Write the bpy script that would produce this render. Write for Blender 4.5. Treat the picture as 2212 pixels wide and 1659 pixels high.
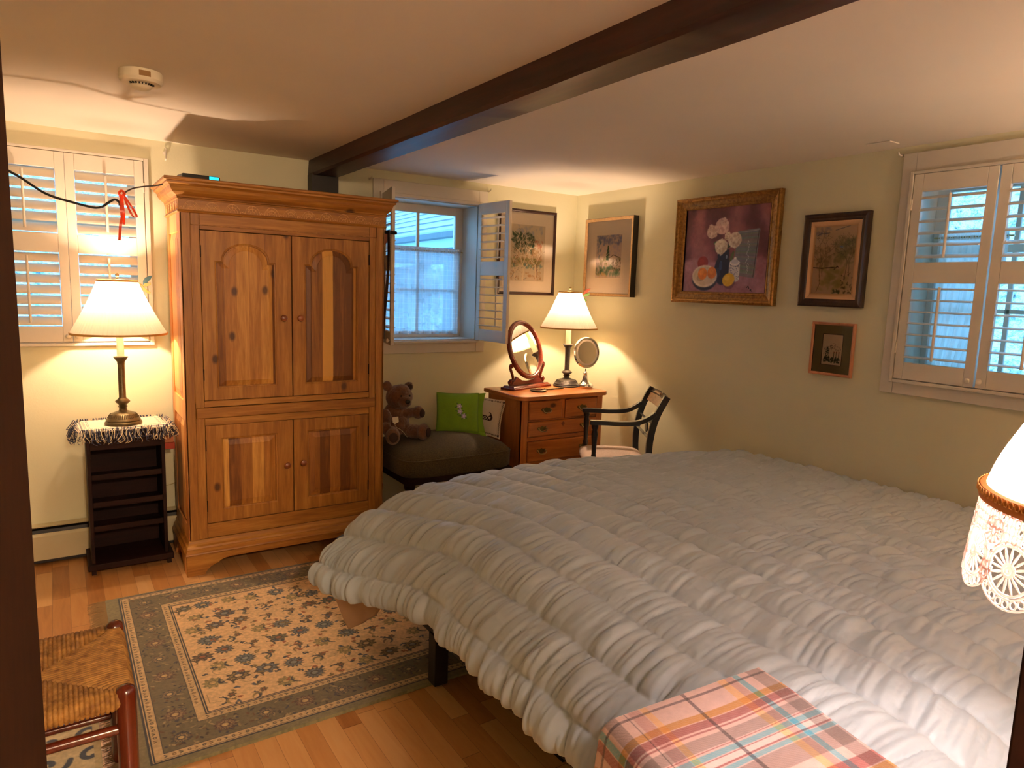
import bpy, math, random
import numpy as np
from mathutils import Vector, Matrix
random.seed(7); RNG = np.random.default_rng(7)
PI = math.pi
for o in list(bpy.data.objects): bpy.data.objects.remove(o)
sc = bpy.context.scene; COL = sc.collection

# ------------------------------------------------------------- camera
CAMP = Vector((-3.325, -4.182, 1.4875))
yaw, pitch, roll = math.radians(33.6827), math.radians(-7.8518), math.radians(1.9201)
fw = Vector((math.sin(yaw)*math.cos(pitch), math.cos(yaw)*math.cos(pitch), math.sin(pitch)))
r0 = Vector((math.cos(yaw), -math.sin(yaw), 0)); u0 = r0.cross(fw)
rt = r0*math.cos(roll)+u0*math.sin(roll); up = -r0*math.sin(roll)+u0*math.cos(roll)
cam = bpy.data.cameras.new('camera'); cam.sensor_width = 36; cam.sensor_fit = 'HORIZONTAL'
cam.lens = 36*1484.1/2212; cam.clip_start = .02; cam.clip_end = 60
camo = bpy.data.objects.new('camera', cam); COL.objects.link(camo); sc.camera = camo
M = Matrix((rt, up, -fw)).transposed().to_4x4(); M.translation = CAMP; camo.matrix_world = M

# ------------------------------------------------------------- world, exposure
sc.view_settings.view_transform = 'Standard'; sc.view_settings.look = 'None'
sc.view_settings.gamma = 1; sc.view_settings.exposure = 0.66
try: sc.view_settings.use_curve_mapping = False
except Exception: pass
W = bpy.data.worlds.new('sky'); sc.world = W; W.use_nodes = True
wb = W.node_tree.nodes['Background']
wb.inputs[0].default_value = (.20, .56, 1.0, 1); wb.inputs[1].default_value = 3.4

WARM = (1.0, .71, .49)
LAMP_W = dict(left=24, right=23, near=22, hall=165, far=20)  # hall and far power the two added fill lamps

def S(r, g, b):
    f = lambda c: (c/255/12.92 if c/255 <= .04045 else ((c/255+.055)/1.055)**2.4)
    return (f(r), f(g), f(b))
def lin(a):
    return np.where(a <= .04045, a/12.92, ((np.clip(a, 0, 1)+.055)/1.055)**2.4)

# ------------------------------------------------------------- materials
class NT:
    def __init__(s, name):
        s.m = bpy.data.materials.new(name); s.m.use_nodes = True; s.t = s.m.node_tree
        s.b = s.t.nodes['Principled BSDF']; s.out = s.t.nodes['Material Output']
    def n(s, t, **k):
        x = s.t.nodes.new(t)
        for a, v in k.items(): setattr(x, a, v)
        return x
    def l(s, a, b): s.t.links.new(a, b)
    def put(s, sock, v):
        if isinstance(v, (int, float)): sock.default_value = v
        elif isinstance(v, tuple): sock.default_value = (v+(1,)) if len(sock.default_value) == 4 and len(v) == 3 else v
        else: s.l(v, sock)
    def math(s, op, a, b=0.0, c=None):
        x = s.n('ShaderNodeMath', operation=op); s.put(x.inputs[0], a); s.put(x.inputs[1], b)
        if c is not None: s.put(x.inputs[2], c)
        return x.outputs[0]
    def mix(s, f, a, b, mode='MIX'):
        x = s.n('ShaderNodeMix', data_type='RGBA', blend_type=mode)
        s.put(x.inputs[0], f); s.put(x.inputs[6], a); s.put(x.inputs[7], b); return x.outputs[2]
    def co(s, scale=(1, 1, 1), kind='Object', off=None):
        c = s.n('ShaderNodeTexCoord'); m = s.n('ShaderNodeMapping'); s.l(c.outputs[kind], m.inputs[0])
        m.inputs['Scale'].default_value = scale
        if off is not None: s.put(m.inputs['Location'], off)
        return m.outputs[0]
    def noise(s, vec, scale, detail=3, rough=.5, dist=0):
        x = s.n('ShaderNodeTexNoise'); s.l(vec, x.inputs['Vector']); x.inputs['Scale'].default_value = scale
        x.inputs['Detail'].default_value = detail; x.inputs['Roughness'].default_value = rough
        x.inputs['Distortion'].default_value = dist; return x.outputs[0]
    def ramp(s, f, stops):
        x = s.n('ShaderNodeValToRGB'); e = x.color_ramp.elements
        while len(e) < len(stops): e.new(.5)
        for k, (p, c) in enumerate(stops): e[k].position = p; e[k].color = tuple(c)+(1,) if len(c) == 3 else c
        s.put(x.inputs[0], f); return x.outputs[0]
    def bump(s, h, strength=.2, dist=.005):
        x = s.n('ShaderNodeBump'); x.inputs['Strength'].default_value = strength
        x.inputs['Distance'].default_value = dist; s.l(h, x.inputs['Height']); s.l(x.outputs[0], s.b.inputs['Normal'])

def plain(name, col, rough=.6, metal=0, coat=0, spec=.5, sheen=0):
    t = NT(name); t.b.inputs['Base Color'].default_value = tuple(col)+(1,)
    t.b.inputs['Roughness'].default_value = rough; t.b.inputs['Metallic'].default_value = metal
    t.b.inputs['Coat Weight'].default_value = coat; t.b.inputs['Specular IOR Level'].default_value = spec
    t.b.inputs['Sheen Weight'].default_value = sheen
    return t.m
def mottled(name, c1, c2, scale, rough=.6, bump=.2, dist=.004, metal=0, det=4, sheen=0, stretch=(1, 1, 1)):
    t = NT(name); v = t.co(stretch); f = t.noise(v, scale, det, .6)
    t.l(t.ramp(f, [(.3, c1), (.7, c2)]), t.b.inputs['Base Color'])
    t.b.inputs['Roughness'].default_value = rough; t.b.inputs['Metallic'].default_value = metal
    t.b.inputs['Sheen Weight'].default_value = sheen
    if bump: t.bump(f, bump, dist)
    return t.m
def wood(name, dark, mid, light, along='Z', across='X', stave=0, knots=.0, rough=.45, coat=.05, contrast=1.0, fine=1.0):
    t = NT(name); c = t.n('ShaderNodeTexCoord'); sp = t.n('ShaderNodeSeparateXYZ'); t.l(c.outputs['Object'], sp.inputs[0])
    oi = t.n('ShaderNodeObjectInfo'); rnd = oi.outputs['Random']
    ax = {'X': 0, 'Y': 1, 'Z': 2}
    if stave:
        idx = t.math('FLOOR', t.math('DIVIDE', t.math('ADD', sp.outputs[ax[across]], t.math('MULTIPLY', rnd, 7.0)), stave))
        wn = t.n('ShaderNodeTexWhiteNoise', noise_dimensions='1D'); t.l(idx, wn.inputs['W']); sv = wn.outputs[0]
    else: sv = None
    sc_ = [14, 14, 14]; sc_[ax[along]] = 1.1
    off = t.n('ShaderNodeCombineXYZ')
    for k in range(3): t.l(t.math('MULTIPLY', rnd, 13.0+k*5), off.inputs[k])
    mp = t.n('ShaderNodeMapping'); t.l(c.outputs['Object'], mp.inputs[0]); mp.inputs['Scale'].default_value = [x*fine for x in sc_]
    t.l(off.outputs[0], mp.inputs['Location'])
    vec = mp.outputs[0]
    if sv is not None:
        va = t.n('ShaderNodeVectorMath', operation='ADD'); t.l(vec, va.inputs[0])
        cb = t.n('ShaderNodeCombineXYZ'); t.l(t.math('MULTIPLY', sv, 30.0), cb.inputs[0]); t.l(t.math('MULTIPLY', sv, 17.0), cb.inputs[2]); t.l(cb.outputs[0], va.inputs[1]); vec = va.outputs[0]
    g1 = t.noise(vec, 1.6, 5, .62, .6); g2 = t.noise(vec, 7.0, 3, .6, .2)
    f = t.math('ADD', t.math('MULTIPLY', t.math('SUBTRACT', g1, .5), 1.0*contrast), t.math('MULTIPLY', t.math('SUBTRACT', g2, .5), .45))
    f = t.math('ADD', f, .5)
    if sv is not None: f = t.math('ADD', f, t.math('MULTIPLY', t.math('SUBTRACT', sv, .5), .85))
    colr = t.ramp(f, [(.15, dark), (.5, mid), (.85, light)])
    if knots:
        k2 = [5.5, 5.5, 5.5]; k2[ax[along]] = 3.6; k2[3-ax[along]-ax[across]] = 0.0
        m2 = t.n('ShaderNodeMapping'); t.l(c.outputs['Object'], m2.inputs[0]); m2.inputs['Scale'].default_value = k2; t.l(off.outputs[0], m2.inputs['Location'])
        s2 = t.n('ShaderNodeSeparateXYZ'); t.l(m2.outputs[0], s2.inputs[0]); c2 = t.n('ShaderNodeCombineXYZ')
        t.l(s2.outputs[ax[across]], c2.inputs[0]); t.l(s2.outputs[ax[along]], c2.inputs[1])
        vo = t.n('ShaderNodeTexVoronoi', voronoi_dimensions='2D'); t.l(c2.outputs[0], vo.inputs['Vector']); vo.inputs['Scale'].default_value = 1.0
        cs = t.n('ShaderNodeSeparateColor'); t.l(vo.outputs['Color'], cs.inputs[0])
        sel = t.math('LESS_THAN', cs.outputs[0], knots)
        kn = t.n('ShaderNodeMapRange'); t.l(vo.outputs['Distance'], kn.inputs[0]); kn.inputs[1].default_value = .05; kn.inputs[2].default_value = .11
        kn.inputs[3].default_value = 1; kn.inputs[4].default_value = 0
        colr = t.mix(t.math('MULTIPLY', t.math('MULTIPLY', kn.outputs[0], sel), .85), colr, S(58, 26, 10))
    t.l(colr, t.b.inputs['Base Color']); t.b.inputs['Roughness'].default_value = rough; t.b.inputs['Coat Weight'].default_value = coat
    t.b.inputs['Coat Roughness'].default_value = .25
    t.bump(g2, .08, .002)
    return t.m
PD, PM, PL = S(112, 66, 20), S(166, 109, 40), S(204, 150, 68)
pine_v = wood('pine_vertical', PD, PM, PL, 'Z', 'X', 0, .16)
pine_h = wood('pine_horizontal', PD, PM, PL, 'X', 'Z', 0, .22)
pine_side = wood('pine_side', S(170, 105, 50), S(212, 146, 78), S(228, 168, 98), 'Z', 'Y', .12, .05)
pine_stave = wood('pine_staved', S(112, 64, 20), S(172, 113, 44), S(228, 172, 84), 'Z', 'X', .058, .28, contrast=.7)
drs_h = wood('dresser_pine_horizontal', S(150, 80, 32), S(188, 112, 50), S(208, 134, 66), 'X', 'Z', 0, .06, rough=.3)
drs_v = wood('dresser_pine_vertical', S(146, 78, 32), S(182, 108, 48), S(204, 130, 62), 'Z', 'X', 0, .04, rough=.3)
beamwood = wood('beam_wood', S(24, 10, 7), S(52, 23, 14), S(78, 36, 23), 'Y', 'X', 0, .12, rough=.5, coat=.08, contrast=1.3, fine=.5)
espresso = wood('espresso_wood', S(22, 9, 7), S(34, 14, 10), S(46, 20, 14), 'X', 'Z', 0, 0, rough=.6, coat=0)
mahog = wood('mahogany', S(74, 22, 12), S(112, 40, 24), S(140, 58, 36), 'X', 'Z', 0, 0, rough=.22, coat=.4)
stoolwood = wood('stool_wood', S(60, 20, 10), S(96, 36, 18), S(120, 50, 26), 'Z', 'X', 0, 0, rough=.2, coat=.4)
jambwood = mottled('door_brown', S(38, 20, 8), S(46, 25, 10), 60, .95, .05, .001)
jambwood.node_tree.nodes['Principled BSDF'].inputs['Specular IOR Level'].default_value = .03
espresso.node_tree.nodes['Principled BSDF'].inputs['Specular IOR Level'].default_value = .2
black = plain('black_wood', S(14, 10, 9), .5)
blackgloss = plain('black_lacquer', S(22, 13, 10), .28, coat=.3)
white_paint = mottled('shutter_white', S(222, 214, 198), S(228, 220, 204), 5, .45, .03, .001)
trim_paint = mottled('trim_white', S(214, 206, 190), S(220, 212, 196), 5, .5, .03, .001)
def paint(name, c1, c2, bs=.25):
    t = NT(name); v = t.co(); f = t.noise(v, 1.2, 3); g = t.noise(v, 90, 4, .7)
    t.l(t.ramp(f, [(.3, c1), (.7, c2)]), t.b.inputs['Base Color']); t.b.inputs['Roughness'].default_value = .85
    t.b.inputs['Specular IOR Level'].default_value = .2; t.bump(g, bs, .0025); return t.m
wall_m = paint('wall_cream', S(218, 214, 181), S(224, 220, 187))
ceil_m = paint('ceiling_white', S(230, 220, 204), S(236, 226, 210), .12)
brass = plain('antique_brass', S(196, 172, 122), .28, 1)
chrome = plain('chrome', S(225, 225, 228), .08, 1)
bronze = mottled('dark_bronze', S(66, 58, 40), S(98, 86, 60), 40, .38, .1, .001, .75)
pewter = mottled('pewter', S(44, 40, 38), S(74, 68, 64), 40, .45, .1, .001, .4)
mirror_m = plain('mirror_glass', (.93, .93, .92), .01, 1)
iron = plain('dark_iron', S(28, 22, 18), .5, .6)
olive_fab = None
def fabric(name, c1, c2, scale=220, sheen=.3, bump=.5, rough=.9):
    return mottled(name, c1, c2, scale, rough, bump, .0015, 0, 3, sheen)
olive_fab = fabric('olive_velvet', S(46, 38, 18), S(84, 72, 40), 140, .08)
beige_cloth = fabric('beige_cloth', S(176, 146, 116), S(188, 158, 126), 300, .2, .3)
def floor_mat():
    t = NT('oak_parquet'); c = t.n('ShaderNodeTexCoord'); sp = t.n('ShaderNodeSeparateXYZ'); t.l(c.outputs['Object'], sp.inputs[0])
    wdt, ln = .068, .42
    ix = t.math('FLOOR', t.math('DIVIDE', sp.outputs[0], wdt))
    w1 = t.n('ShaderNodeTexWhiteNoise', noise_dimensions='1D'); t.l(ix, w1.inputs['W'])
    yy = t.math('ADD', t.math('DIVIDE', sp.outputs[1], ln), t.math('MULTIPLY', w1.outputs[0], 9.0))
    iy = t.math('FLOOR', yy)
    cb = t.n('ShaderNodeCombineXYZ'); t.l(ix, cb.inputs[0]); t.l(iy, cb.inputs[1])
    w2 = t.n('ShaderNodeTexWhiteNoise', noise_dimensions='2D'); t.l(cb.outputs[0], w2.inputs['Vector'])
    mp = t.n('ShaderNodeMapping'); t.l(c.outputs['Object'], mp.inputs[0]); mp.inputs['Scale'].default_value = (26, 2.6, 1)
    va = t.n('ShaderNodeVectorMath', operation='ADD'); t.l(mp.outputs[0], va.inputs[0])
    sc2 = t.n('ShaderNodeVectorMath', operation='SCALE'); t.l(w2.outputs['Color'], sc2.inputs[0]); sc2.inputs['Scale'].default_value = 20
    t.l(sc2.outputs[0], va.inputs[1])
    g = t.noise(va.outputs[0], 1.3, 5, .6, 1.0)
    f = t.math('ADD', t.math('MULTIPLY', w2.outputs[0], .72), t.math('MULTIPLY', g, .42))
    f = t.math('SUBTRACT', f, .07)
    colr = t.ramp(f, [(.05, S(142, 88, 44)), (.35, S(188, 132, 76)), (.6, S(206, 154, 96)), (.95, S(222, 178, 122))])
    fx = t.math('FRACT', t.math('DIVIDE', sp.outputs[0], wdt)); fy = t.math('FRACT', yy)
    gx = t.math('LESS_THAN', fx, .018); gy = t.math('LESS_THAN', fy, .006)
    gap = t.math('MAXIMUM', gx, gy)
    t.l(t.mix(t.math('MULTIPLY', gap, .6), colr, S(70, 38, 18)), t.b.inputs['Base Color'])
    t.b.inputs['Roughness'].default_value = .33; t.b.inputs['Coat Weight'].default_value = .2; t.b.inputs['Coat Roughness'].default_value = .2
    return t.m
def attr_mat(name, rough=.7, coat=0, bump=0, bscale=400, sheen=0):
    t = NT(name); a = t.n('ShaderNodeAttribute'); a.attribute_name = 'Col'; t.l(a.outputs['Color'], t.b.inputs['Base Color'])
    t.b.inputs['Roughness'].default_value = rough; t.b.inputs['Coat Weight'].default_value = coat; t.b.inputs['Sheen Weight'].default_value = sheen
    t.b.inputs['Coat Roughness'].default_value = .08
    if bump: t.bump(t.noise(t.co(), bscale, 2), bump, .002)
    return t.m
def glass_mat():
    t = NT('window_glass'); tr = t.n('ShaderNodeBsdfTransparent'); gl = t.n('ShaderNodeBsdfGlossy'); gl.inputs['Roughness'].default_value = .02
    mx = t.n('ShaderNodeMixShader'); fr = t.n('ShaderNodeFresnel'); fr.inputs[0].default_value = 1.35
    t.l(fr.outputs[0], mx.inputs[0]); t.l(tr.outputs[0], mx.inputs[1]); t.l(gl.outputs[0], mx.inputs[2]); t.l(mx.outputs[0], t.out.inputs[0]); return t.m
def translucent(name, col, tcol, f=.5, trans=0, stripes=None):
    t = NT(name); d = t.n('ShaderNodeBsdfDiffuse'); d.inputs[0].default_value = tuple(col)+(1,)
    tl = t.n('ShaderNodeBsdfTranslucent'); tl.inputs[0].default_value = tuple(tcol)+(1,)
    mx = t.n('ShaderNodeMixShader'); mx.inputs[0].default_value = f; t.l(d.outputs[0], mx.inputs[1]); t.l(tl.outputs[0], mx.inputs[2]); o = mx.outputs[0]
    if trans:
        tr = t.n('ShaderNodeBsdfTransparent'); m2 = t.n('ShaderNodeMixShader'); m2.inputs[0].default_value = trans
        if stripes:
            sp = t.n('ShaderNodeSeparateXYZ'); t.l(t.co(), sp.inputs[0])
            a = t.math('LESS_THAN', t.math('FRACT', t.math('MULTIPLY', sp.outputs[2], stripes)), .12)
            b = t.math('LESS_THAN', t.math('FRACT', t.math('MULTIPLY', sp.outputs[0], stripes)), .1)
            t.l(t.math('SUBTRACT', trans, t.math('MULTIPLY', t.math('MAXIMUM', a, b), trans*.3)), m2.inputs[0])
        t.l(o, m2.inputs[1]); t.l(tr.outputs[0], m2.inputs[2]); o = m2.outputs[0]
    t.l(o, t.out.inputs[0]); return t.m
def emit(name, col, s):
    t = NT(name); e = t.n('ShaderNodeEmission'); e.inputs[0].default_value = tuple(col)+(1,); e.inputs[1].default_value = s
    t.l(e.outputs[0], t.out.inputs[0]); return t.m
glass = glass_mat()
shade_m = translucent('pleated_shade', S(240, 228, 200), S(255, 242, 222), .11)
shade_pink = translucent('silk_shade', S(250, 215, 190), S(255, 220, 204), .42)
lace_m = translucent('crochet_lace', S(250, 240, 238), S(255, 236, 228), .4)
shade_trim = plain('shade_trim_gold', S(206, 160, 84), .6)
sheer = translucent('sheer_curtain', S(236, 236, 240), S(240, 242, 250), .6, .42, 30)
sheer_thick = translucent('cotton_curtain', S(236, 232, 226), S(238, 236, 232), .45, .06)

# ------------------------------------------------------------- mesh helpers
WM = {}
def reg(o, m): WM[o.name] = m
def wmat(o): return WM.get(o.name, Matrix.Identity(4)) if o else Matrix.Identity(4)
class MB:
    def __init__(s): s.v = []; s.f = []
    def add(s, vs, fs):
        k = len(s.v); s.v += [tuple(v) for v in vs]; s.f += [tuple(i+k for i in f) for f in fs]; return s
    def box(s, x0, x1, y0, y1, z0, z1):
        return s.add([(x0, y0, z0), (x1, y0, z0), (x1, y1, z0), (x0, y1, z0), (x0, y0, z1), (x1, y0, z1), (x1, y1, z1), (x0, y1, z1)],
                     [(0, 3, 2, 1), (4, 5, 6, 7), (0, 1, 5, 4), (1, 2, 6, 5), (2, 3, 7, 6), (3, 0, 4, 7)])
    def obox(s, c, hx, hy, hz, m):
        vs = [Vector(c)+m @ Vector((a*hx, b*hy, d*hz)) for d in (-1, 1) for a, b in ((-1, -1), (1, -1), (1, 1), (-1, 1))]
        return s.add(vs, [(0, 3, 2, 1), (4, 5, 6, 7), (0, 1, 5, 4), (1, 2, 6, 5), (2, 3, 7, 6), (3, 0, 4, 7)])
    def tube(s, pts, r, n=8, cap=True, flat=1.0, closed=False):
        pts = [Vector(p) for p in pts]; N = len(pts); vs = []; prev = None
        for i, p in enumerate(pts):
            if closed: d = pts[(i+1) % N]-pts[i-1]
            else: d = pts[min(i+1, N-1)]-pts[max(i-1, 0)]
            d = d.normalized() if d.length > 1e-9 else Vector((0, 0, 1))
            if prev is None:
                a = Vector((0, 0, 1)) if abs(d.z) < .9 else Vector((1, 0, 0)); e1 = d.cross(a).normalized()
            else: e1 = (prev-d*prev.dot(d)).normalized()
            prev = e1; e2 = d.cross(e1); ri = r[i] if isinstance(r, (list, tuple)) else r
            for k in range(n):
                t = 2*PI*k/n; vs.append(p+e1*math.cos(t)*ri+e2*math.sin(t)*ri*flat)
        fs = [(i*n+k, i*n+(k+1) % n, ((i+1) % N)*n+(k+1) % n, ((i+1) % N)*n+k) for i in range(N if closed else N-1) for k in range(n)]
        if cap and not closed: fs += [tuple(range(n))[::-1], tuple((N-1)*n+k for k in range(n))]
        return s.add(vs, fs)
    def lathe(s, prof, c=(0, 0, 0), n=32, cap=True, rad=None, m=None):
        vs = []
        for r, z in prof:
            for k in range(n):
                t = 2*PI*k/n; rr = r*(rad(k) if rad else 1); p = Vector((rr*math.cos(t), rr*math.sin(t), z))
                vs.append((m @ p if m else p)+Vector(c))
        N = len(prof)
        fs = [(i*n+k, i*n+(k+1) % n, (i+1)*n+(k+1) % n, (i+1)*n+k) for i in range(N-1) for k in range(n)]
        if cap: fs += [tuple(range(n))[::-1], tuple((N-1)*n+k for k in range(n))]
        return s.add(vs, fs)
    def sph(s, c, rx, ry=None, rz=None, n=16, k=10, m=None):
        ry = ry or rx; rz = rz or rx; vs = []
        for i in range(k+1):
            a = PI*i/k
            for j in range(n):
                t = 2*PI*j/n; p = Vector((rx*math.sin(a)*math.cos(t), ry*math.sin(a)*math.sin(t), rz*math.cos(a)))
                vs.append((m @ p if m else p)+Vector(c))
        return s.add(vs, [(i*n+j, (i+1)*n+j, (i+1)*n+(j+1) % n, i*n+(j+1) % n) for i in range(k) for j in range(n)])
    def prism(s, poly, fn, t):          # 2-D polygon -> fn(a,b,depth)
        N = len(poly); vs = [fn(a, b, 0) for a, b in poly]+[fn(a, b, t) for a, b in poly]
        return s.add(vs, [tuple(range(N)), tuple(range(2*N-1, N-1, -1))]+[(i, i+N, (i+1) % N+N, (i+1) % N) for i in range(N)])
    def loops(s, ls, cap=True, closed=True):     # list of equal-length 3-D loops bridged
        n = len(ls[0]); vs = [p for l in ls for p in l]
        fs = [(i*n+k, i*n+(k+1) % n, (i+1)*n+(k+1) % n, (i+1)*n+k) for i in range(len(ls)-1) for k in range(n if closed else n-1)]
        if cap: fs.append(tuple((len(ls)-1)*n+k for k in range(n)))
        return s.add(vs, fs)
    def build(s, name, m, parent=None, bev=0, smooth=False, local=False, seg=2, angle=35):
        me = bpy.data.meshes.new(name); vs = s.v
        if parent is not None and not local:
            inv = wmat(parent).inverted(); vs = [tuple(inv @ Vector(v)) for v in vs]
        me.from_pydata(vs, [], s.f); me.validate(); me.update()
        fix_normals(me)
        o = bpy.data.objects.new(name, me); COL.objects.link(o)
        if m: me.materials.append(m)
        if parent is not None: o.parent = parent; reg(o, wmat(parent))
        if smooth or bev:
            for p in me.polygons: p.use_smooth = True
            try: me.set_sharp_from_angle(angle=math.radians(angle))
            except Exception: pass
        if bev:
            b = o.modifiers.new('bevel', 'BEVEL'); b.width = bev; b.segments = seg; b.limit_method = 'ANGLE'; b.angle_limit = math.radians(40); b.harden_normals = True
        return o
def fix_normals(me):
    import bmesh
    b = bmesh.new(); b.from_mesh(me); bmesh.ops.recalc_face_normals(b, faces=b.faces); b.to_mesh(me); b.free()
def tag(o, label=None, cat=None, group=None, kind=None):
    if label: o['label'] = label
    if cat: o['category'] = cat
    if group: o['group'] = group
    if kind: o['kind'] = kind
    return o
def thing(name, loc, label, cat, rz=0, group=None):
    o = bpy.data.objects.new(name, None); COL.objects.link(o); o.location = loc; o.rotation_euler = (0, 0, rz)
    o.empty_display_size = .05
    reg(o, Matrix.Translation(loc) @ Matrix.Rotation(rz, 4, 'Z')); return tag(o, label, cat, group)
def struct(o): o['kind'] = 'structure'; return o
def box(name, m, x0, x1, y0, y1, z0, z1, parent=None, bev=0): return MB().box(x0, x1, y0, y1, z0, z1).build(name, m, parent, bev)

# value noise
def hsh(ix, iy, seed):
    n = (ix.astype(np.int64)*374761393+iy.astype(np.int64)*668265263+seed*982451653) & 0xffffffff
    n = ((n ^ (n >> 13))*1274126177) & 0xffffffff
    return ((n ^ (n >> 16)) & 0xffff)/65535.0
def vn(x, y, seed=0):
    x = np.asarray(x, float); y = np.asarray(y, float)
    ix = np.floor(x); iy = np.floor(y); fx = x-ix; fy = y-iy; fx = fx*fx*(3-2*fx); fy = fy*fy*(3-2*fy)
    a = hsh(ix, iy, seed); b = hsh(ix+1, iy, seed); c = hsh(ix, iy+1, seed); d = hsh(ix+1, iy+1, seed)
    return (a*(1-fx)+b*fx)*(1-fy)+(c*(1-fx)+d*fx)*fy
def fbm(x, y, seed=0, o=4):
    r = 0; a = .5; t = 0
    for k in range(o): r = r+a*vn(x*2**k, y*2**k, seed+k); t += a; a *= .55
    return r/t

# painted pattern canvas (metres, origin top-left, y down)
class Canvas:
    def __init__(s, w, h, res, col):
        s.w, s.h, s.nx, s.ny = w, h, int(round(w/res))+1, int(round(h/res))+1
        s.X, s.Y = np.meshgrid(np.linspace(0, w, s.nx), np.linspace(0, h, s.ny)); s.c = np.empty((s.ny, s.nx, 3)); s.c[:] = np.array(col)/255
    def win(s, x0, x1, y0, y1):
        a = max(0, int(x0/s.w*(s.nx-1))-1); b = min(s.nx, int(x1/s.w*(s.nx-1))+3); c = max(0, int(y0/s.h*(s.ny-1))-1); d = min(s.ny, int(y1/s.h*(s.ny-1))+3)
        return (slice(c, max(c, d)), slice(a, max(a, b)))
    def put(s, w, mask, col, al=1.0):
        m = (np.clip(mask, 0, 1)*al)[..., None]; s.c[w] = s.c[w]*(1-m)+np.array(col)/255*m
    def ell(s, cx, cy, rx, ry, col, ang=0, al=1.0, soft=.15):
        R = max(rx, ry); w = s.win(cx-R, cx+R, cy-R, cy+R); x = s.X[w]-cx; y = s.Y[w]-cy
        if x.size == 0: return
        u = x*math.cos(ang)+y*math.sin(ang); v = -x*math.sin(ang)+y*math.cos(ang)
        d = np.sqrt((u/rx)**2+(v/ry)**2); s.put(w, (1-d)/soft, col, al)
    def rect(s, x0, x1, y0, y1, col, al=1.0):
        w = s.win(x0, x1, y0, y1); m = ((s.X[w] >= x0) & (s.X[w] <= x1) & (s.Y[w] >= y0) & (s.Y[w] <= y1)).astype(float); s.put(w, m, col, al)
    def line(s, pts, wd, col, al=1.0):
        for (x0, y0), (x1, y1) in zip(pts[:-1], pts[1:]):
            w = s.win(min(x0, x1)-wd, max(x0, x1)+wd, min(y0, y1)-wd, max(y0, y1)+wd); X = s.X[w]-x0; Y = s.Y[w]-y0
            if X.size == 0: continue
            dx, dy = x1-x0, y1-y0; L = dx*dx+dy*dy+1e-12; t = np.clip((X*dx+Y*dy)/L, 0, 1)
            s.put(w, (wd-np.hypot(X-t*dx, Y-t*dy))/(wd*.35), col, al)
    def rosette(s, cx, cy, r, petals, out, mid, core, ang=0, squash=1.0):
        R = r*1.1; w = s.win(cx-R, cx+R, cy-R, cy+R); x = s.X[w]-cx; y = (s.Y[w]-cy)/squash
        if x.size == 0: return
        d = np.hypot(x, y)/r; a = np.arctan2(y, x)+ang; e = .86+.14*np.cos(a*petals)
        s.put(w, (e-d)/.06, out); s.put(w, np.where((d < e-.16) & (d > .42), 1.0, 0)*(np.abs(np.sin(a*petals/2)) > .35), mid)
        s.put(w, (.42-d)/.06, out); s.put(w, (.30-d)/.06, core)
    def mapf(s, f): s.c = np.clip(f(s.c, s.X, s.Y), 0, 1)
def canvas_mesh(cv, name, m, parent, fn, skirt=None):
    """fn(X,Y)->(N,3) world coords for the canvas grid; skirt = offset vector for a solid edge and back"""
    P = fn(cv.X.ravel(), cv.Y.ravel()); nx, ny = cv.nx, cv.ny
    if parent is not None:
        inv = np.array(wmat(parent).inverted()); P = P @ inv[:3, :3].T+inv[:3, 3]
    i = np.arange(ny*nx).reshape(ny, nx)
    q = np.stack([i[:-1, :-1], i[1:, :-1], i[1:, 1:], i[:-1, 1:]], -1).reshape(-1, 4)
    C = lin(cv.c).reshape(-1, 3)
    if skirt is not None:
        b = np.concatenate([i[0, :], i[1:, -1], i[-1, -2::-1], i[-2:0:-1, 0]]); n = len(b); k0 = len(P)
        P = np.vstack([P, P[b]+np.array(skirt)]); C = np.vstack([C, C[b]]); r = np.arange(n); j = (r+1) % n
        q = np.vstack([q, np.stack([b[r], b[j], k0+j, k0+r], -1)])
    me = bpy.data.meshes.new(name); me.vertices.add(len(P)); me.vertices.foreach_set('co', P.astype(np.float32).ravel())
    me.loops.add(len(q)*4); me.loops.foreach_set('vertex_index', q.astype(np.int32).ravel())
    me.polygons.add(len(q)); me.polygons.foreach_set('loop_start', np.arange(0, len(q)*4, 4, dtype=np.int32)); me.polygons.foreach_set('loop_total', np.full(len(q), 4, dtype=np.int32))
    me.update(calc_edges=True)
    a = me.color_attributes.new('Col', 'FLOAT_COLOR', 'POINT'); a.data.foreach_set('color', np.hstack([C, np.ones((len(C), 1))]).astype(np.float32).ravel())
    me.polygons.foreach_set('use_smooth', np.ones(len(q), dtype=bool)); me.materials.append(m); me.update()
    o = bpy.data.objects.new(name, me); COL.objects.link(o)
    if parent is not None: o.parent = parent; reg(o, wmat(parent))
    return o
def plane_fn(O, U, V):
    O, U, V = map(np.array, (O, U, V)); return lambda x, y: O+np.outer(x, U)+np.outer(y, V)
def glow_bulb(name, loc, power, col, r, parent, rz=None):
    rz = rz or r*1.3; A = 4*PI*((2*(r*rz)**1.6+(r*r)**1.6)/3)**(1/1.6)
    return MB().sph(loc, r, r, rz, 20, 14).build(name, emit(name+'_glow', col, power/(PI*A)), parent, smooth=True)
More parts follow.
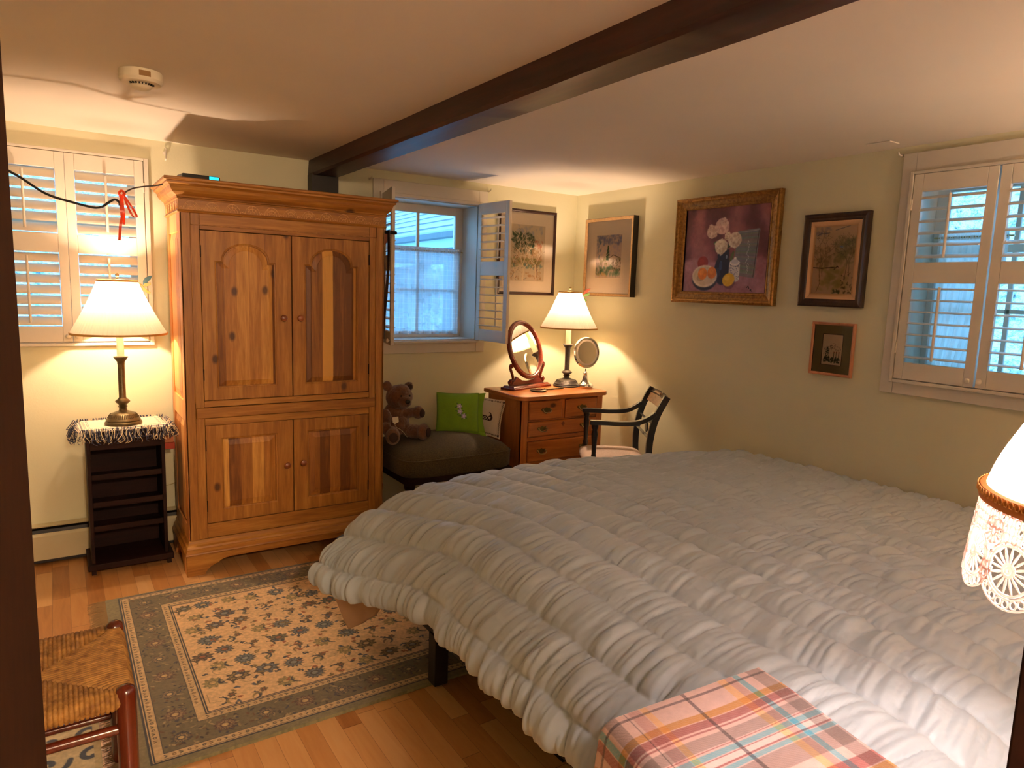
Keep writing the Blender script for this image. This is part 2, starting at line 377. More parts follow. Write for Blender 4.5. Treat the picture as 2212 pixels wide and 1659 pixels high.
# ============================================================= ROOM
H = 2.2
struct(box('floor', floor_mat(), -4.0, .25, -6.1, .25, -.05, 0))
struct(box('ceiling', ceil_m, -4.0, .25, -6.1, .25, H, H+.05))
def wall_holes(name, rz, s0, s1, holes):
    b = MB(); x = s0
    for a, c, z0, z1 in holes:
        b.box(x, a, 0, .25, 0, H).box(a, c, 0, .25, 0, z0).box(a, c, 0, .25, z1, H); x = c
    b.box(x, s1, 0, .25, 0, H)
    o = b.build(name, wall_m, local=True); o.rotation_euler = (0, 0, rz); return struct(o)
wall_holes('wall_back', 0, -4.0, .25, [(-3.605, -2.905, 1.14, 2.085), (-1.565, -.866, 1.127, 2.047)])
wall_holes('wall_right', -PI/2, 0, 4.36, [(2.481, 3.18, 1.127, 2.067)])
struct(box('wall_left', wall_m, -4.1, -4.0, -6.1, .25, 0, H))
nw = MB(); nw.box(-2.83, 0, -4.36, -4.26, 0, H); nw.box(-4.0, -3.50, -4.2, -4.1, 0, H); struct(nw.build('wall_front', wall_m))
hw = MB(); hw.box(-2.3, -2.2, -6.1, -4.36, 0, H); hw.box(-4.0, -2.2, -6.2, -6.1, 0, H); struct(hw.build('wall_hall', wall_m))
# dark doorway sides the camera looks between
d1 = box('door_1', jambwood, -3.52, -3.3385, -4.34, -3.815, 0, H, bev=.002); struct(d1)
d2 = box('door_2', espresso, -2.874, -2.832, -4.85, -4.039, 0.01, 2.05, bev=.002); struct(d2)
kb = MB(); kb.sph((-2.895, -4.11, .98), .022, .022, .022); kb.tube([(-2.874, -4.11, .98), (-2.89, -4.11, .98)], .01); kb.build('door_handle', brass, d2, smooth=True)

def window(n, rz, s0, s1, z0, z1, dep=.2):
    r = bpy.data.objects.new('window_%d' % n, None); COL.objects.link(r); r.rotation_euler = (0, 0, rz); r['kind'] = 'structure'
    reg(r, Matrix.Rotation(rz, 4, 'Z'))
    t = .006
    MB().box(s0, s0+t, -.002, dep+.04, z0, z1).box(s1-t, s1, -.002, dep+.04, z0, z1).box(s0+t, s1-t, -.002, dep+.04, z0, z0+t).box(s0+t, s1-t, -.002, dep+.04, z1-t, z1).build('window_lining', trim_paint, r, local=True)
    f = .055
    b = MB(); a0, a1, c0, c1 = s0+t, s1-t, z0+t, z1-t
    b.box(a0, a0+f, dep, dep+.04, c0, c1).box(a1-f, a1, dep, dep+.04, c0, c1).box(a0+f, a1-f, dep, dep+.04, c0, c0+f*.8).box(a0+f, a1-f, dep, dep+.04, c1-f, c1)
    b.box(a0+f, a1-f, dep+.004, dep+.036, z0+.595, z0+.63)
    fr = b.build('window_frame', trim_paint, r, bev=.003, local=True)
    m = MB(); xm = (s0+s1)/2
    m.box(xm-.009, xm+.009, dep+.01, dep+.03, c0+f*.8, c1-f); m.box(a0+f, a1-f, dep+.01, dep+.03, z0+.325, z0+.343)
    m.build('muntin', trim_paint, r, local=True)
    MB().box(a0+f, a1-f, dep+.018, dep+.022, c0+f*.8, c1-f).build('window_glass', glass, r, local=True)
    return r
w1 = window(1, 0, -3.605, -2.905, 1.14, 2.085)
w2 = window(2, 0, -1.565, -.866, 1.127, 2.047)
w3 = window(3, -PI/2, 2.481, 3.18, 1.127, 2.067)
MB().box(-1.335, -1.315, .196, .204, 1.186, 1.192).build('window_latch', iron, w2, local=True)
def rim(n, rz, s0, s1, z0, z1, wl, wr, wb, wt, th, m=trim_paint, back=0):
    b = MB(); b.box(s0-wl, s0, -th, back, z0-wb, z1+wt).box(s1, s1+wr, -th, back, z0-wb, z1+wt).box(s0, s1, -th, back, z0-wb, z0).box(s0, s1, -th, back, z1, z1+wt)
    o = b.build('trim_%d' % n, m, local=True, bev=.003); o.rotation_euler = (0, 0, rz); return struct(o)
rim(1, 0, -3.605, -2.905, 1.14, 2.085, .022, .022, .016, .014, .022)
rim(2, 0, -1.565, -.866, 1.127, 2.047, .069, .069, .085, .1, .014)
rim(3, 0, -1.565, -.866, 1.127, 2.047, .026, .026, .02, .022, .026)
MB().box(-1.60, -.83, -.034, -.0265, 1.108, 1.122).build('trim_4', trim_paint, bev=.003).__setitem__('kind', 'structure')
rim(5, -PI/2, 2.481, 3.18, 1.127, 2.067, .061, .061, .07, .1, .014)
rim(6, -PI/2, 2.481, 3.18, 1.127, 2.067, .016, .016, .016, .014, .028)

def shutter(loc, rz, w, up, low, label, side=1, knob=True, group=None, h=.936):
    """local x 0..w from the hinge, z 0..h; side -1 puts the rod and knob on the other face"""
    r = thing('window_shutter', loc, label, 'shutter', rz, group)
    st = .042; zo = [(.080, .447, 7, low), (.541, .856, 6, up)]; t = .011
    b = MB(); b.box(.001, st, -t, t, 0, h).box(w-st, w-.001, -t, t, 0, h)
    zz = [0]+[q for z in zo for q in z[:2]]+[h]
    for k in (0, 2, 4): b.box(st, w-st, -t, t, zz[k], zz[k+1])
    b.build('shutter_frame', white_paint, r, bev=.0025, local=True)
    for z0, z1, n, tilt in zo:
        p = (z1-z0)/n
        for k in range(n):
            zc = z0+p*(k+.5); c, s = math.cos(tilt), math.sin(tilt); lp = []
            for q in range(10):
                a = 2*PI*q/10; u, v = .0265*math.cos(a), .0042*math.sin(a)
                lp.append((u*c-v*s, zc+u*s+v*c))
            MB().prism(lp, lambda y, z, d: (st+.001+d*(w-2*st-.002), y, z), 1).build('louver', white_paint, r, smooth=True, local=True, angle=60)
        y = -.033*side
        rod = MB(); rod.tube([(w/2, y, z0+p*.35), (w/2, y, z1-p*.35)], .0062, 8)
        for k in range(n): rod.tube([(w/2, y, z0+p*(k+.5)), (w/2, -.022*side, z0+p*(k+.5))], .0012, 4)
        rod.build('tilt_rod', white_paint, r, smooth=True, local=True)
    if knob:
        kb = MB(); kb.sph((w-.021, -(t+.016)*side, .03), .0125, .009, .0125); kb.tube([(w-.021, -t*side, .03), (w-.021, -(t+.01)*side, .03)], .005)
        kb.build('knob', white_paint, r, smooth=True, local=True)
    for z in (.12, h-.16): MB().tube([(0.0, -t*side, z), (0.0, -t*side, z+.05)], .004, 8).build('hinge', white_paint, r, smooth=True, local=True)
    return r
R_ = math.radians
# hinge-to-free-edge direction is local +x; face towards the room is local -y when rz = 0
def shutter_l(loc, rz, w, *a, **k): return shutter(loc, rz, w, *a, side=-1, **k)
shutter_l((-2.908, -.012, 1.147), PI, .348, R_(-58), R_(-54), 'closed white louvered shutter with pleated lamp shade in front, nearest the armoire')
shutter((-3.603, -.012, 1.147), 0, .348, R_(58), R_(54), 'closed white louvered shutter half hidden by the dark door frame')
shutter((-1.567, -.02, 1.127), math.atan2(-.34, -.082), .346, R_(12), R_(4), 'open white louvered shutter seen edge-on behind the pine armoire corner', side=1, h=.93)
shutter_l((-.866, -.02, 1.127), math.atan2(-.345, .032), .346, R_(-3), R_(-3), 'bluish open shutter standing out from the wall in front of the tree picture', h=.93)
shutter((0+.0-.012, -2.483, 1.13), -PI/2, .345, R_(20), R_(5), 'closed shutter in the right wall window, hinged on the side near the framed pictures')
shutter_l((0-.012, -3.178, 1.13), PI/2, .345, R_(-20), R_(-5), 'closed shutter in the right wall window, cut by the photo edge')

# curtains -------------------------------------------------------------
def curtain(name, rz, s0, s1, z0, z1, d, m, label, waves, amp, rodm=None, fl=0, thin=.0008):
    r = thing(name, (0, 0, 0), label, 'curtain', rz); N = 160; K = 24; vs = []
    for j in range(K+1):
        v = j/K
        for i in range(N+1):
            u = i/N; a = amp*(.5+.5*v)
            y = d+a*math.sin(u*waves*2*PI+1.3*math.sin(u*9))+.25*a*math.sin(u*waves*5.1*PI+v)
            vs.append((s0+(s1-s0)*u+fl*v*v*u, y, z1+(z0-z1)*v))
    MB().add(vs, [(j*(N+1)+i, (j+1)*(N+1)+i, (j+1)*(N+1)+i+1, j*(N+1)+i+1) for j in range(K) for i in range(N)]).build('curtain_panel', m, r, smooth=True, local=True)
    hd = []
    for j, z in enumerate((z1+.012, z1-.0, z1-.02)):
        for i in range(N+1):
            u = i/N; hd.append((s0+(s1-s0)*u, d-.004+.006*math.sin(u*waves*9*PI)*(1-.4*j), z))
    MB().add(hd, [(j*(N+1)+i, (j+1)*(N+1)+i, (j+1)*(N+1)+i+1, j*(N+1)+i+1) for j in range(2) for i in range(N)]).build('curtain_header', m, r, smooth=True, local=True)
    MB().tube([(s0-.02, d, z1-.008), (s1+.02, d, z1-.008)], .004, 8).build('curtain_rod', brass, r, smooth=True, local=True)
    return r
curtain('cafe_curtain', 0, -1.51, -.90, 1.155, 1.74, .175, sheer, 'sheer white cafe curtain across the lower half of the window behind the armoire', 8, .016)
curtain('gathered_curtain', -PI/2, 2.53, 2.82, 1.18, 1.80, .165, sheer_thick, 'gathered white curtain hanging behind the shutters of the right wall window', 6, .012, fl=-.1)

# outdoors -------------------------------------------------------------
def snowy(name):
    t = NT(name); v = t.co((1, 1, 1)); f = t.noise(v, 5, 8, .75, 1.2); g = t.noise(v, 28, 5, .7, .5)
    q = t.math('ADD', t.math('MULTIPLY', f, .6), t.math('MULTIPLY', g, .4))
    t.l(t.ramp(q, [(.36, S(60, 74, 80)), (.45, S(150, 170, 172)), (.52, S(226, 232, 236)), (.7, S(252, 252, 252))]), t.b.inputs['Base Color'])
    t.b.inputs['Roughness'].default_value = .9; return t.m
snow = snowy('snowy_brush')
def hill(name, fn, nu, nv):
    vs = []; 
    for j in range(nv+1):
        for i in range(nu+1): vs.append(fn(i/nu, j/nv))
    o = MB().add(vs, [(j*(nu+1)+i, j*(nu+1)+i+1, (j+1)*(nu+1)+i+1, (j+1)*(nu+1)+i) for j in range(nv) for i in range(nu)]).build(name, snow, smooth=True, local=True)
    return o
def h1(u, v):
    x = -9+26*u; y = 5.5+7*v; return (x, y, -.8+4.2*v**.8+.5*float(vn(x*2.3, y*2.1, 3)))
def h2(u, v):
    y = -12+17*u; x = 3.2+6*v; return (x, y, -.8+4.6*v**.7+.5*float(vn(x*2.3, y*2.1, 5)))
for nm, f_ in (('snowy_hillside', h1), ('snowy_hillside', h2)):
    o = hill(nm, f_, 90, 40)
    struct(o)
struct(box('snowy_ground', snow, -12, 14, .6, 14, -1.0, -.8))
def roof_mat():
    t = NT('shingle_roof'); b = t.n('ShaderNodeTexBrick'); t.l(t.co((1, 1, 1), 'UV'), b.inputs[0])
    c = t.n('ShaderNodeTexCoord'); sp = t.n('ShaderNodeSeparateXYZ'); t.l(c.outputs['Object'], sp.inputs[0])
    st = t.math('FRACT', t.math('MULTIPLY', t.math('ADD', t.math('SUBTRACT', sp.outputs[0], t.math('MULTIPLY', sp.outputs[1], .078)), t.math('MULTIPLY', t.noise(t.co(), 2.5, 3), .05)), 5.2))
    cl = t.ramp(st, [(0, S(70, 82, 90)), (.2, S(84, 98, 106)), (.3, S(176, 188, 194)), (1, S(150, 164, 172))])
    t.l(cl, t.b.inputs['Base Color']); t.b.inputs['Roughness'].default_value = .8; return t.m
nb = thing('neighbour_porch', (.5, 3, 0), 'shingled porch roof with pale fascia seen through the open-shuttered window', 'building')
ex = lambda y: .21+.078*(y-.4)
rf = MB()
rf.loops([[(ex(y)-.02, y, 2.09), (ex(y)-.02, y, 2.13), (ex(y)+3.2, y, 4.0), (ex(y)+3.2, y, 3.96)] for y in (.36, 9.0)]); rf.f.append((3, 2, 1, 0)); rf.build('porch_roof', roof_mat(), nb)
fa = plain('fascia_paint', S(170, 196, 206), .6)
MB().loops([[(ex(y), y, 1.93), (ex(y), y, 2.088), (ex(y)+.03, y, 2.088), (ex(y)+.03, y, 1.93)] for y in (.36, 9.0)]).build('fascia', fa, nb)
MB().loops([[(ex(y)-.06, y, 2.04), (ex(y)-.06, y, 2.10), (ex(y)-.001, y, 2.10), (ex(y)-.001, y, 2.03)] for y in (.36, 9.0)]).build('gutter', plain('gutter_paint', S(90, 104, 112), .5), nb)
MB().loops([[(ex(y)+.03, y, 1.94), (ex(y)+.03, y, 1.955), (ex(y)+2.4, y, 1.955), (ex(y)+2.4, y, 1.94)] for y in (.36, 9.0)]).build('soffit', plain('soffit_paint', S(150, 170, 182), .7), nb)
ps = plain('porch_post_paint', S(120, 140, 156), .6)
for y in (2.9, 6.2): MB().box(ex(y)+.05, ex(y)+.15, y, y+.1, -.8, 1.94).build('porch_post', ps, nb)

# beam, post, heater, ceiling fittings ------------------------------------
N = 60; b = MB(); lps = []
for i in range(N+1):
    y = -.001-4.255*i/N; e = lambda s: .006*float(fbm(np.array(y*3.0+s*9), np.array(s*3.3), 11))
    lps.append([(-2.031-e(1), y, H-.0), (-2.036-e(2), y, 2.124-e(3)), (-2.026, y, 2.112-e(4)), (-1.886, y, 2.115-e(5)), (-1.876+e(6), y, 2.126-e(7)), (-1.872+e(8), y, H)])
b.loops(lps, cap=True)
tag(b.build('ceiling_beam', beamwood, smooth=True, angle=40), kind='structure')
struct(box('post', black, -2.042, -1.882, -.085, -.001, 0, 2.118, bev=.003)).name = 'trim_7'
hb = thing('baseboard_heater', (-2.5, -.04, 0), 'long cream baseboard heater along the back wall behind the dark shelf', 'heater')
enm = mottled('heater_enamel', S(196, 186, 150), S(206, 196, 160), 6, .5, 0)
def hprof(p, nm, m, x0=-3.99, x1=-2.05): MB().prism(p, lambda y, z, d: (x0+d*(x1-x0), y, z), 1).build(nm, m, hb)
hprof([(-.066, .03), (-.070, .03), (-.070, .155), (-.060, .168), (-.056, .168), (-.066, .150)], 'front_panel', enm)
hprof([(-.002, .0), (-.008, .0), (-.008, .19), (-.05, .197), (-.054, .203), (-.002, .205)], 'back_panel', enm)
hprof([(-.010, .012), (-.060, .012), (-.060, .15), (-.052, .185), (-.010, .185)], 'heating_fins', black)

sd = thing('smoke_detector', (-3.035, -1.33, H), 'round white smoke detector with a tan tag on the ceiling', 'smoke detector')
sdm = plain('detector_plastic', S(226, 214, 184), .45)
MB().lathe([(.001, -.001), (.068, -.001), (.070, -.006), (.070, -.030), (.064, -.040), (.045, -.043), (.040, -.0431), (.001, -.0431)], n=48, cap=False).build('detector_body', sdm, sd, smooth=True, local=True, angle=30)
MB().lathe([(.034, -.0425), (.036, -.048), (.030, -.056), (.016, -.0615), (.0005, -.063)], n=36, cap=False).build('detector_dome', sdm, sd, smooth=True, local=True)
for k in range(9):
    a = R_(215+k*14); MB().obox((.042*math.cos(a), .042*math.sin(a), -.0445), .0035, .0016, .0035, Matrix.Rotation(a, 3, 'Z')).build('vent_slot', iron, sd, local=True)
b = MB(); 
for k in range(7):
    a = R_(-100+k*5); b.add([(.0708*math.cos(a), .0708*math.sin(a), -.010), (.0708*math.cos(a), .0708*math.sin(a), -.028)], [])
b.f = [(2*k, 2*k+1, 2*k+3, 2*k+2) for k in range(6)]
tg = b.build('tag_sticker', plain('tan_sticker', S(150, 112, 62), .7), sd, local=True)
b = MB()
for k, x in enumerate((-93, -89, -85, -80)):
    a = R_(x); b.obox((.0712*math.cos(a), .0712*math.sin(a), -.018), .0003, .0007, .0042-.001*(k % 2), Matrix.Rotation(a, 3, 'Z'))
b.build('tag_writing', iron, tg, local=False).parent = tg
tag(MB().box(-.19, -.11, -2.445, -2.335, H-.006, H-.0005).build('ceiling_cover_plate', ceil_m, bev=.002), 'small flat painted cover plate on the ceiling above the small pictures', 'plate')
hk = plain('clear_hook', S(200, 190, 160), .3)
def hook(p, rz, label, m=hk, s=1.0, long=False):
    r = thing('curtain_hook', p, label, 'hook', rz, None)
    q = MB().lathe([(.001, 0), (.008*s, 0), (.008*s, -.006), (.001, -.006)], n=12, cap=False, m=Matrix.Rotation(R_(-90), 3, 'X'))
    q.build('hook_plate', m, r, local=True, smooth=True)
    pts = [(0, -.004, 0), (0, -.02*s, 0), (0, -.03*s, .004), (0, -.034*s, .014*s)] if not long else [(0, -.003, .03), (.004, -.012, .02), (.002, -.02, -.01), (0, -.026, -.03), (0, -.012, -.036)]
    MB().tube(pts, .003*s, 8).build('hook_arm', m, r, local=True, smooth=True)
hook((-1.652, -.001, 2.140), 0, 'tiny hook on the wall at the top left of the cafe curtain window trim')
hook((-.786, -.001, 2.153), 0, 'tiny hook on the wall at the top right of the cafe curtain window trim')
hook((-.001, -2.405, 2.163), -PI/2, 'tiny white hook on the wall at the top corner of the right window trim', white_paint)
hook((-2.80, -.001, 2.14), 0, 'white curved hook on the wall high between shutters and armoire', white_paint, 1.4, True)

# unseen ceiling lamp behind the camera, added as fill light for the room
hl = thing('added_hall_lamp', (-3.1, -5.2, H), 'unseen round ceiling lamp added in the hall as fill light', 'lamp')
MB().lathe([(.001, -.001), (.11, -.001), (.11, -.02), (.001, -.02)], n=32, cap=False).build('lamp_plate', brass, hl, smooth=True, local=True)
glow_bulb('lamp_globe', (-3.1, -5.2, H-.08), LAMP_W['hall'], (1, .70, .47), .10, hl, .06)

# unseen floor lamp by the bed head, added to brighten ceiling and right wall
fl = thing('added_floor_lamp', (-.36, -4.02, 0), 'unseen bronze floor lamp with an upturned bowl, added as fill light by the bed head', 'lamp')
MB().lathe([(.001, 0), (.13, 0), (.13, .015), (.03, .03), (.012, .05), (.012, 1.50), (.02, 1.52), (.001, 1.52)], (-.36, -4.02, 0), 32, cap=False).build('lamp_pole', bronze, fl, smooth=True)
MB().lathe([(.02, 1.52), (.10, 1.54), (.17, 1.60), (.20, 1.67), (.196, 1.67), (.165, 1.605), (.098, 1.546), (.02, 1.526)], (-.36, -4.02, 0), 48, cap=False).build('lamp_bowl', shade_pink, fl, smooth=True)
glow_bulb('light_bulb', (-.36, -4.02, 1.62), LAMP_W['far'], (1, .74, .56), .045, fl)
# ============================================================= LAMPS
def table_lamp(loc, label, k, kz, rsh, rsh2, z_sh, z_top, metal, orn, power, light_name, bulb=.36):
    """base on z=0; k radius scale, kz column height"""
    r = thing('table_lamp', loc, label, 'lamp')
    pr = [(.001, 0), (.083, 0), (.086, .006), (.084, .012), (.078, .016), (.080, .020), (.077, .026), (.072, .030), (.066, .042), (.050, .056), (.030, .064), (.020, .068), (.018, .074), (.018, .084), (.024, .090), (.018, .094)]
    MB().lathe([(a*k, z*kz) for a, z in pr], n=64, cap=False, rad=None).build('lamp_base', metal, r, smooth=True, local=True, angle=50)
    rb = MB()
    for q in range(48):
        a = 2*PI*q/48; rb.tube([((.071)*k*math.cos(a), .071*k*math.sin(a), .0335*kz), (.060*k*math.cos(a), .060*k*math.sin(a), .051*kz)], .0016, 5)
    b2 = rb.build('gadroon_ring', metal, r, smooth=True, local=True)
    cl = [(.018, .094), (.020, .100), (.034, .112), (.034, .118), (.020, .130), (.0165, .136), (.0165, .30), (.018, .318), (.026, .328), (.030, .336), (.034, .340), (.033, .344), (.020, .346), (.001, .346)]
    MB().lathe([(a*k, z*kz) for a, z in cl], n=32, cap=False).build('column', metal, r, smooth=True, local=True, angle=50)
    zc = .346*kz
    MB().lathe([(.0165*k, zc), (.0165*k, zc+.11), (.001, zc+.11)], n=24, cap=False).build('candle_sleeve', plain('candle_sleeve', S(238, 226, 206), .5), r, smooth=True, local=True)
    hz = zc+.105; ht = z_top+.012
    hp = MB()
    for s in (-1, 1): hp.tube([(s*.012, 0, hz), (s*.035, 0, hz+.03), (s*.045, 0, (hz+ht)/2+.01), (s*.028, 0, ht-.015), (0, 0, ht-.002)], .0016, 6)
    hp.build('harp', brass, r, smooth=True, local=True)
    fin = MB(); fin.lathe([(.001, ht-.006), (.006, ht-.004), (.004, ht+.004), (.009, ht+.012), (.008, ht+.02), (.001, ht+.026)], n=16, cap=False); fin.build('finial', brass, r, smooth=True, local=True)
    n = 462; f = lambda q: 1+.014*(abs(math.sin(q*PI/n*66))-.5)
    sh = MB(); P = []
    for i in range(9):
        u = i/8; P.append((rsh+(rsh2-rsh)*u-.010*math.sin(PI*u)*.6, z_sh+(z_top-z_sh)*u))
    sh.lathe(P, n=n, cap=False, rad=f); shade = sh.build('lamp_shade', shade_m, r, smooth=True, local=True, angle=80)
    for R, z in ((rsh+.0015, z_sh), (rsh2+.0015, z_top)):
        MB().lathe([(R-.002, z-.005), (R+.0015, z-.005), (R+.0015, z+.005), (R-.002, z+.005), (R-.002, z-.005)], n=64, cap=False).build('shade_binding', shade_trim, shade, smooth=True, local=True)
    sp = MB()
    for q in range(3):
        a = 2*PI*q/3; sp.tube([(0, 0, ht-.004), (rsh2*math.cos(a), rsh2*math.sin(a), z_top)], .0015, 5)
    sp.build('spider', brass, shade, smooth=True, local=True)
    zb = z_top-.085
    glow_bulb('light_bulb', (loc[0], loc[1], loc[2]+zb), power, WARM, .022, r)
    MB().tube([(0, 0, hz), (0, 0, zb-.02)], .011, 12).build('socket', brass, r, smooth=True, local=True)
    # little painted ornament clipped to the rim
    cA, cB, ang = orn
    o = thing('shade_ornament', (loc[0]+rsh2*math.cos(ang)+.012, loc[1]+rsh2*math.sin(ang), loc[2]+z_top-.02), 'small %s butterfly ornament clipped to the rim of the %s pleated lamp shade' % (('blue-green', 'left') if 'fringed' in label else ('pink', 'corner')), 'ornament')
    c1, c2 = plain('ornament_a', cA, .4), plain('ornament_b', cB, .4)
    def wing(nm, pts, m, tilt):
        lo = []; mt = Matrix.Rotation(tilt, 3, 'Z') @ Matrix.Rotation(R_(12), 3, 'X')
        for d in (-.0012, .0012): lo.append([mt @ Vector((x, d, z)) for x, z in pts])
        MB().add(lo[0]+lo[1], [tuple(range(len(pts))), tuple(range(2*len(pts)-1, len(pts)-1, -1))]+[(i, i+len(pts), (i+1) % len(pts)+len(pts), (i+1) % len(pts)) for i in range(len(pts))]).build(nm, m, o, local=True)
    wing('wing', [(.012, .0), (.03, .012), (.052, .034), (.062, .052), (.046, .050), (.026, .040), (.014, .022)], c1, R_(-25))
    wing('wing', [(.012, -.002), (.034, -.004), (.056, .004), (.058, .016), (.040, .014), (.022, .010)], c2, R_(-40))
    wing('wing', [(.010, -.004), (.026, -.020), (.044, -.034), (.040, -.044), (.022, -.034), (.008, -.018)], c2, R_(-20))
    MB().tube([(-.016, 0, .016), (0, 0, .006), (.012, 0, -.004), (.02, 0, -.03)], [.001, .003, .0035, .001], 8).build('body', c2, o, local=True, smooth=True)
    MB().tube([(-.016, 0, .016), (-.024, 0, .018), (-.026, 0, .006)], .001, 5).build('clip_wire', brass, o, local=True, smooth=True)
    return r
table_lamp((-3.063, -.25, .7485), 'bronze candlestick table lamp with pleated shade on the fringed mat', .98, .99, .212, .088, .457, .716, bronze, (S(60, 110, 130), S(190, 160, 80), R_(-5)), LAMP_W['left'], 'left_lamp_bulb')
table_lamp((-.325, -.375, .8205), 'pewter candlestick table lamp with pleated shade on the dresser', 1.1, .86, .198, .078, .412, .660, pewter, (S(214, 120, 104), S(96, 140, 70), R_(-10)), LAMP_W['right'], 'dresser_lamp_bulb')

# ============================================================= ARMOIRE
ar = thing('armoire', (-2.296, -.32, 0), 'large honey pine armoire with arched panel doors', 'armoire')
X0, X1, YF, YB = -2.815, -1.777, -.53, -.10
c = MB(); c.box(X0+.010, X0+.03, YF+.02, YB, .16, 1.86).box(X1-.03, X1-.010, YF+.02, YB, .16, 1.86).box(X0+.03, X1-.03, YB-.01, YB, .16, 1.86).box(X0+.01, X1-.01, YF+.02, YB, 1.86, 1.88).box(X0+.03, X1-.03, YF+.03, YB-.01, .16, .20).box(X0+.03, X1-.03, YF+.03, YB-.01, .80, .83)
c.build('carcass', pine_v, ar)
for sx, xa, nm in ((-1, X0, 'side'), (1, X1, 'side')):
    x = lambda t: xa+t*-sx    # t inward from the face
    fr = MB()
    def bx(t0, t1, y0, y1, z0, z1): fr.box(min(x(t0), x(t1)), max(x(t0), x(t1)), y0, y1, z0, z1)
    bx(0, .0098, YF, YF+.06, .16, 1.80); bx(0, .0098, YB-.06, YB, .16, 1.80)
    for z0, z1 in ((.16, .24), (.785, .885), (1.71, 1.80)): bx(0, .0098, YF+.06, YB-.06, z0, z1)
    fr.build('side_frame', pine_side, ar, bev=.002)
    for z0, z1 in ((.24, .785), (.885, 1.71)):
        lp = []
        for ins, t in ((0.0, .0095), (.004, .0095), (.035, .002), (.036, .0015)):
            lp.append([(x(t), YF+.06+ins, z0+ins), (x(t), YB-.06-ins, z0+ins), (x(t), YB-.06-ins, z1-ins), (x(t), YF+.06+ins, z1-ins)])
        MB().loops(lp).build('side_panel', pine_side, ar)
# face frame
Y1 = YF+.02
for a, b_ in ((X0+.0005, -2.768), (-1.824, X1-.0005)): MB().box(a, b_, YF, Y1, .16, 1.80).build('corner_post', pine_v, ar, bev=.003)
yi = YF+.004
for a, b_ in ((-2.767, -2.7275), (-1.8615, -1.825)): MB().box(a, b_, yi, Y1, .172, 1.80).build('inner_stile', pine_v, ar, bev=.002)
for a, b_ in ((1.7235, 1.80), (.758, .7940), (.852, .8825), (.172, .246)): MB().box(-2.727, -1.862, yi, Y1, a, b_).build('rail', pine_h, ar, bev=.002)
MB().box(-2.766, -1.826, YF-.006, yi+.004, .796, .850).build('waist_moulding', pine_h, ar, bev=.006)
# thin bead round the door bay
bd = MB()
for z0, z1 in ((.874, 1.742), (.172, .776)):
    for xa, xb in ((-2.7695, -2.765), (-1.8275, -1.823)): bd.box(xa, xb, YF-.003, YF+.006, z0, z1)
bd.box(-2.765, -1.827, YF-.003, YF+.006, 1.742, 1.747)
bd.build('bead', pine_v, ar, bev=.0015)
def arch_loop(x0, x1, z0, zs, zt, ins, n=18, sh=.032, arch=True):
    x0 += ins; x1 -= ins; z0 += ins
    if not arch: return [(x0, z0), (x1, z0), (x1, zt-ins), (x0, zt-ins)]
    xm = (x0+x1)/2; a = (x1-x0)/2-sh; zb = zs-ins; h = zt-ins-zb-.010
    pts = [(x0, z0), (x1, z0), (x1, zb), (xm+a, zb)]
    for k in range(n+1):
        t = PI*k/n; pts.append((xm+a*math.cos(t), zb+.010+h*math.sin(t)))
    return pts+[(xm-a, zb), (x0, zb)]
def outer_loop(inner, X0_, X1_, Z0_, Z1_, arch):
    if not arch: return [(X0_, Z0_), (X1_, Z0_), (X1_, Z1_), (X0_, Z1_)]
    out = [(X0_, Z0_), (X1_, Z0_), (X1_, Z1_)]
    for (x, z) in inner[3:-1]: out.append((x, Z1_))
    return out+[(X0_, Z1_)]
def door(par, x0, x1, z0, z1, y, pz0, pzs, pzt, st, arch, knobx, knobz, hx, m, mp, label=None, th=.018):
    a0, a1 = x0+st[0], x1-st[1]
    inner = arch_loop(a0, a1, pz0, pzs, pzt, 0, arch=arch); ou = outer_loop(inner, x0, x1, z0, z1, arch)
    Y = lambda L, yy: [(p[0], yy, p[1]) for p in L]
    back = MB(); b = MB()
    b.loops([Y(ou, y+th), Y(ou, y+.001), Y([(min(max(p[0], x0+.001), x1-.001), min(max(p[1], z0+.001), z1-.001)) for p in ou], y), Y(inner, y), Y(arch_loop(a0, a1, pz0, pzs, pzt, .003, arch=arch), y+.003), Y(arch_loop(a0, a1, pz0, pzs, pzt, .007, arch=arch), y+.004), Y(arch_loop(a0, a1, pz0, pzs, pzt, .0095, arch=arch), y+.009)], cap=False)
    b.box(x0+.004, x1-.004, y+th-.004, y+th, z0+.004, z1-.004)
    d = b.build('door', m, par)
    pn = MB(); LL = [(.0095, .0090), (.0125, .0088), (.014, .0075), (.034, .0018), (.036, .0005)] if arch else [(.0095, .009), (.0125, .0088), (.014, .007), (.040, .0018), (.042, .0005)]
    pn.loops([Y(arch_loop(a0, a1, pz0, pzs, pzt, i, arch=arch), y+q) for i, q in LL])
    pn.build('panel', mp, d)
    kb = MB(); mt = Matrix.Rotation(R_(90), 3, 'X')
    kb.lathe([(.006, 0), (.006, .010), (.0155, .018), (.0175, .024), (.015, .030), (.008, .033), (.0005, .034)], (knobx, y, knobz), 20, cap=False, m=mt)
    kb.build('knob', mp if False else knob_m, d, smooth=True)
    for hz in (z0+.10*(z1-z0)/.5*.6+.03, z1-.10): MB().tube([(hx, y-.001, hz-.028), (hx, y-.001, hz+.028)], .0035, 8).build('hinge', iron, d, smooth=True)
    return d
knob_m = wood('knob_wood', S(96, 44, 18), S(138, 72, 32), S(160, 90, 44), 'Z', 'X', rough=.3, coat=.3)
YD = YF+.008
door(ar, -2.7245, -2.2905, .8855, 1.7205, YD, .945, 1.578, 1.668, (.062, .078), True, -2.335, 1.299, -2.7255, pine_v, pine_stave)
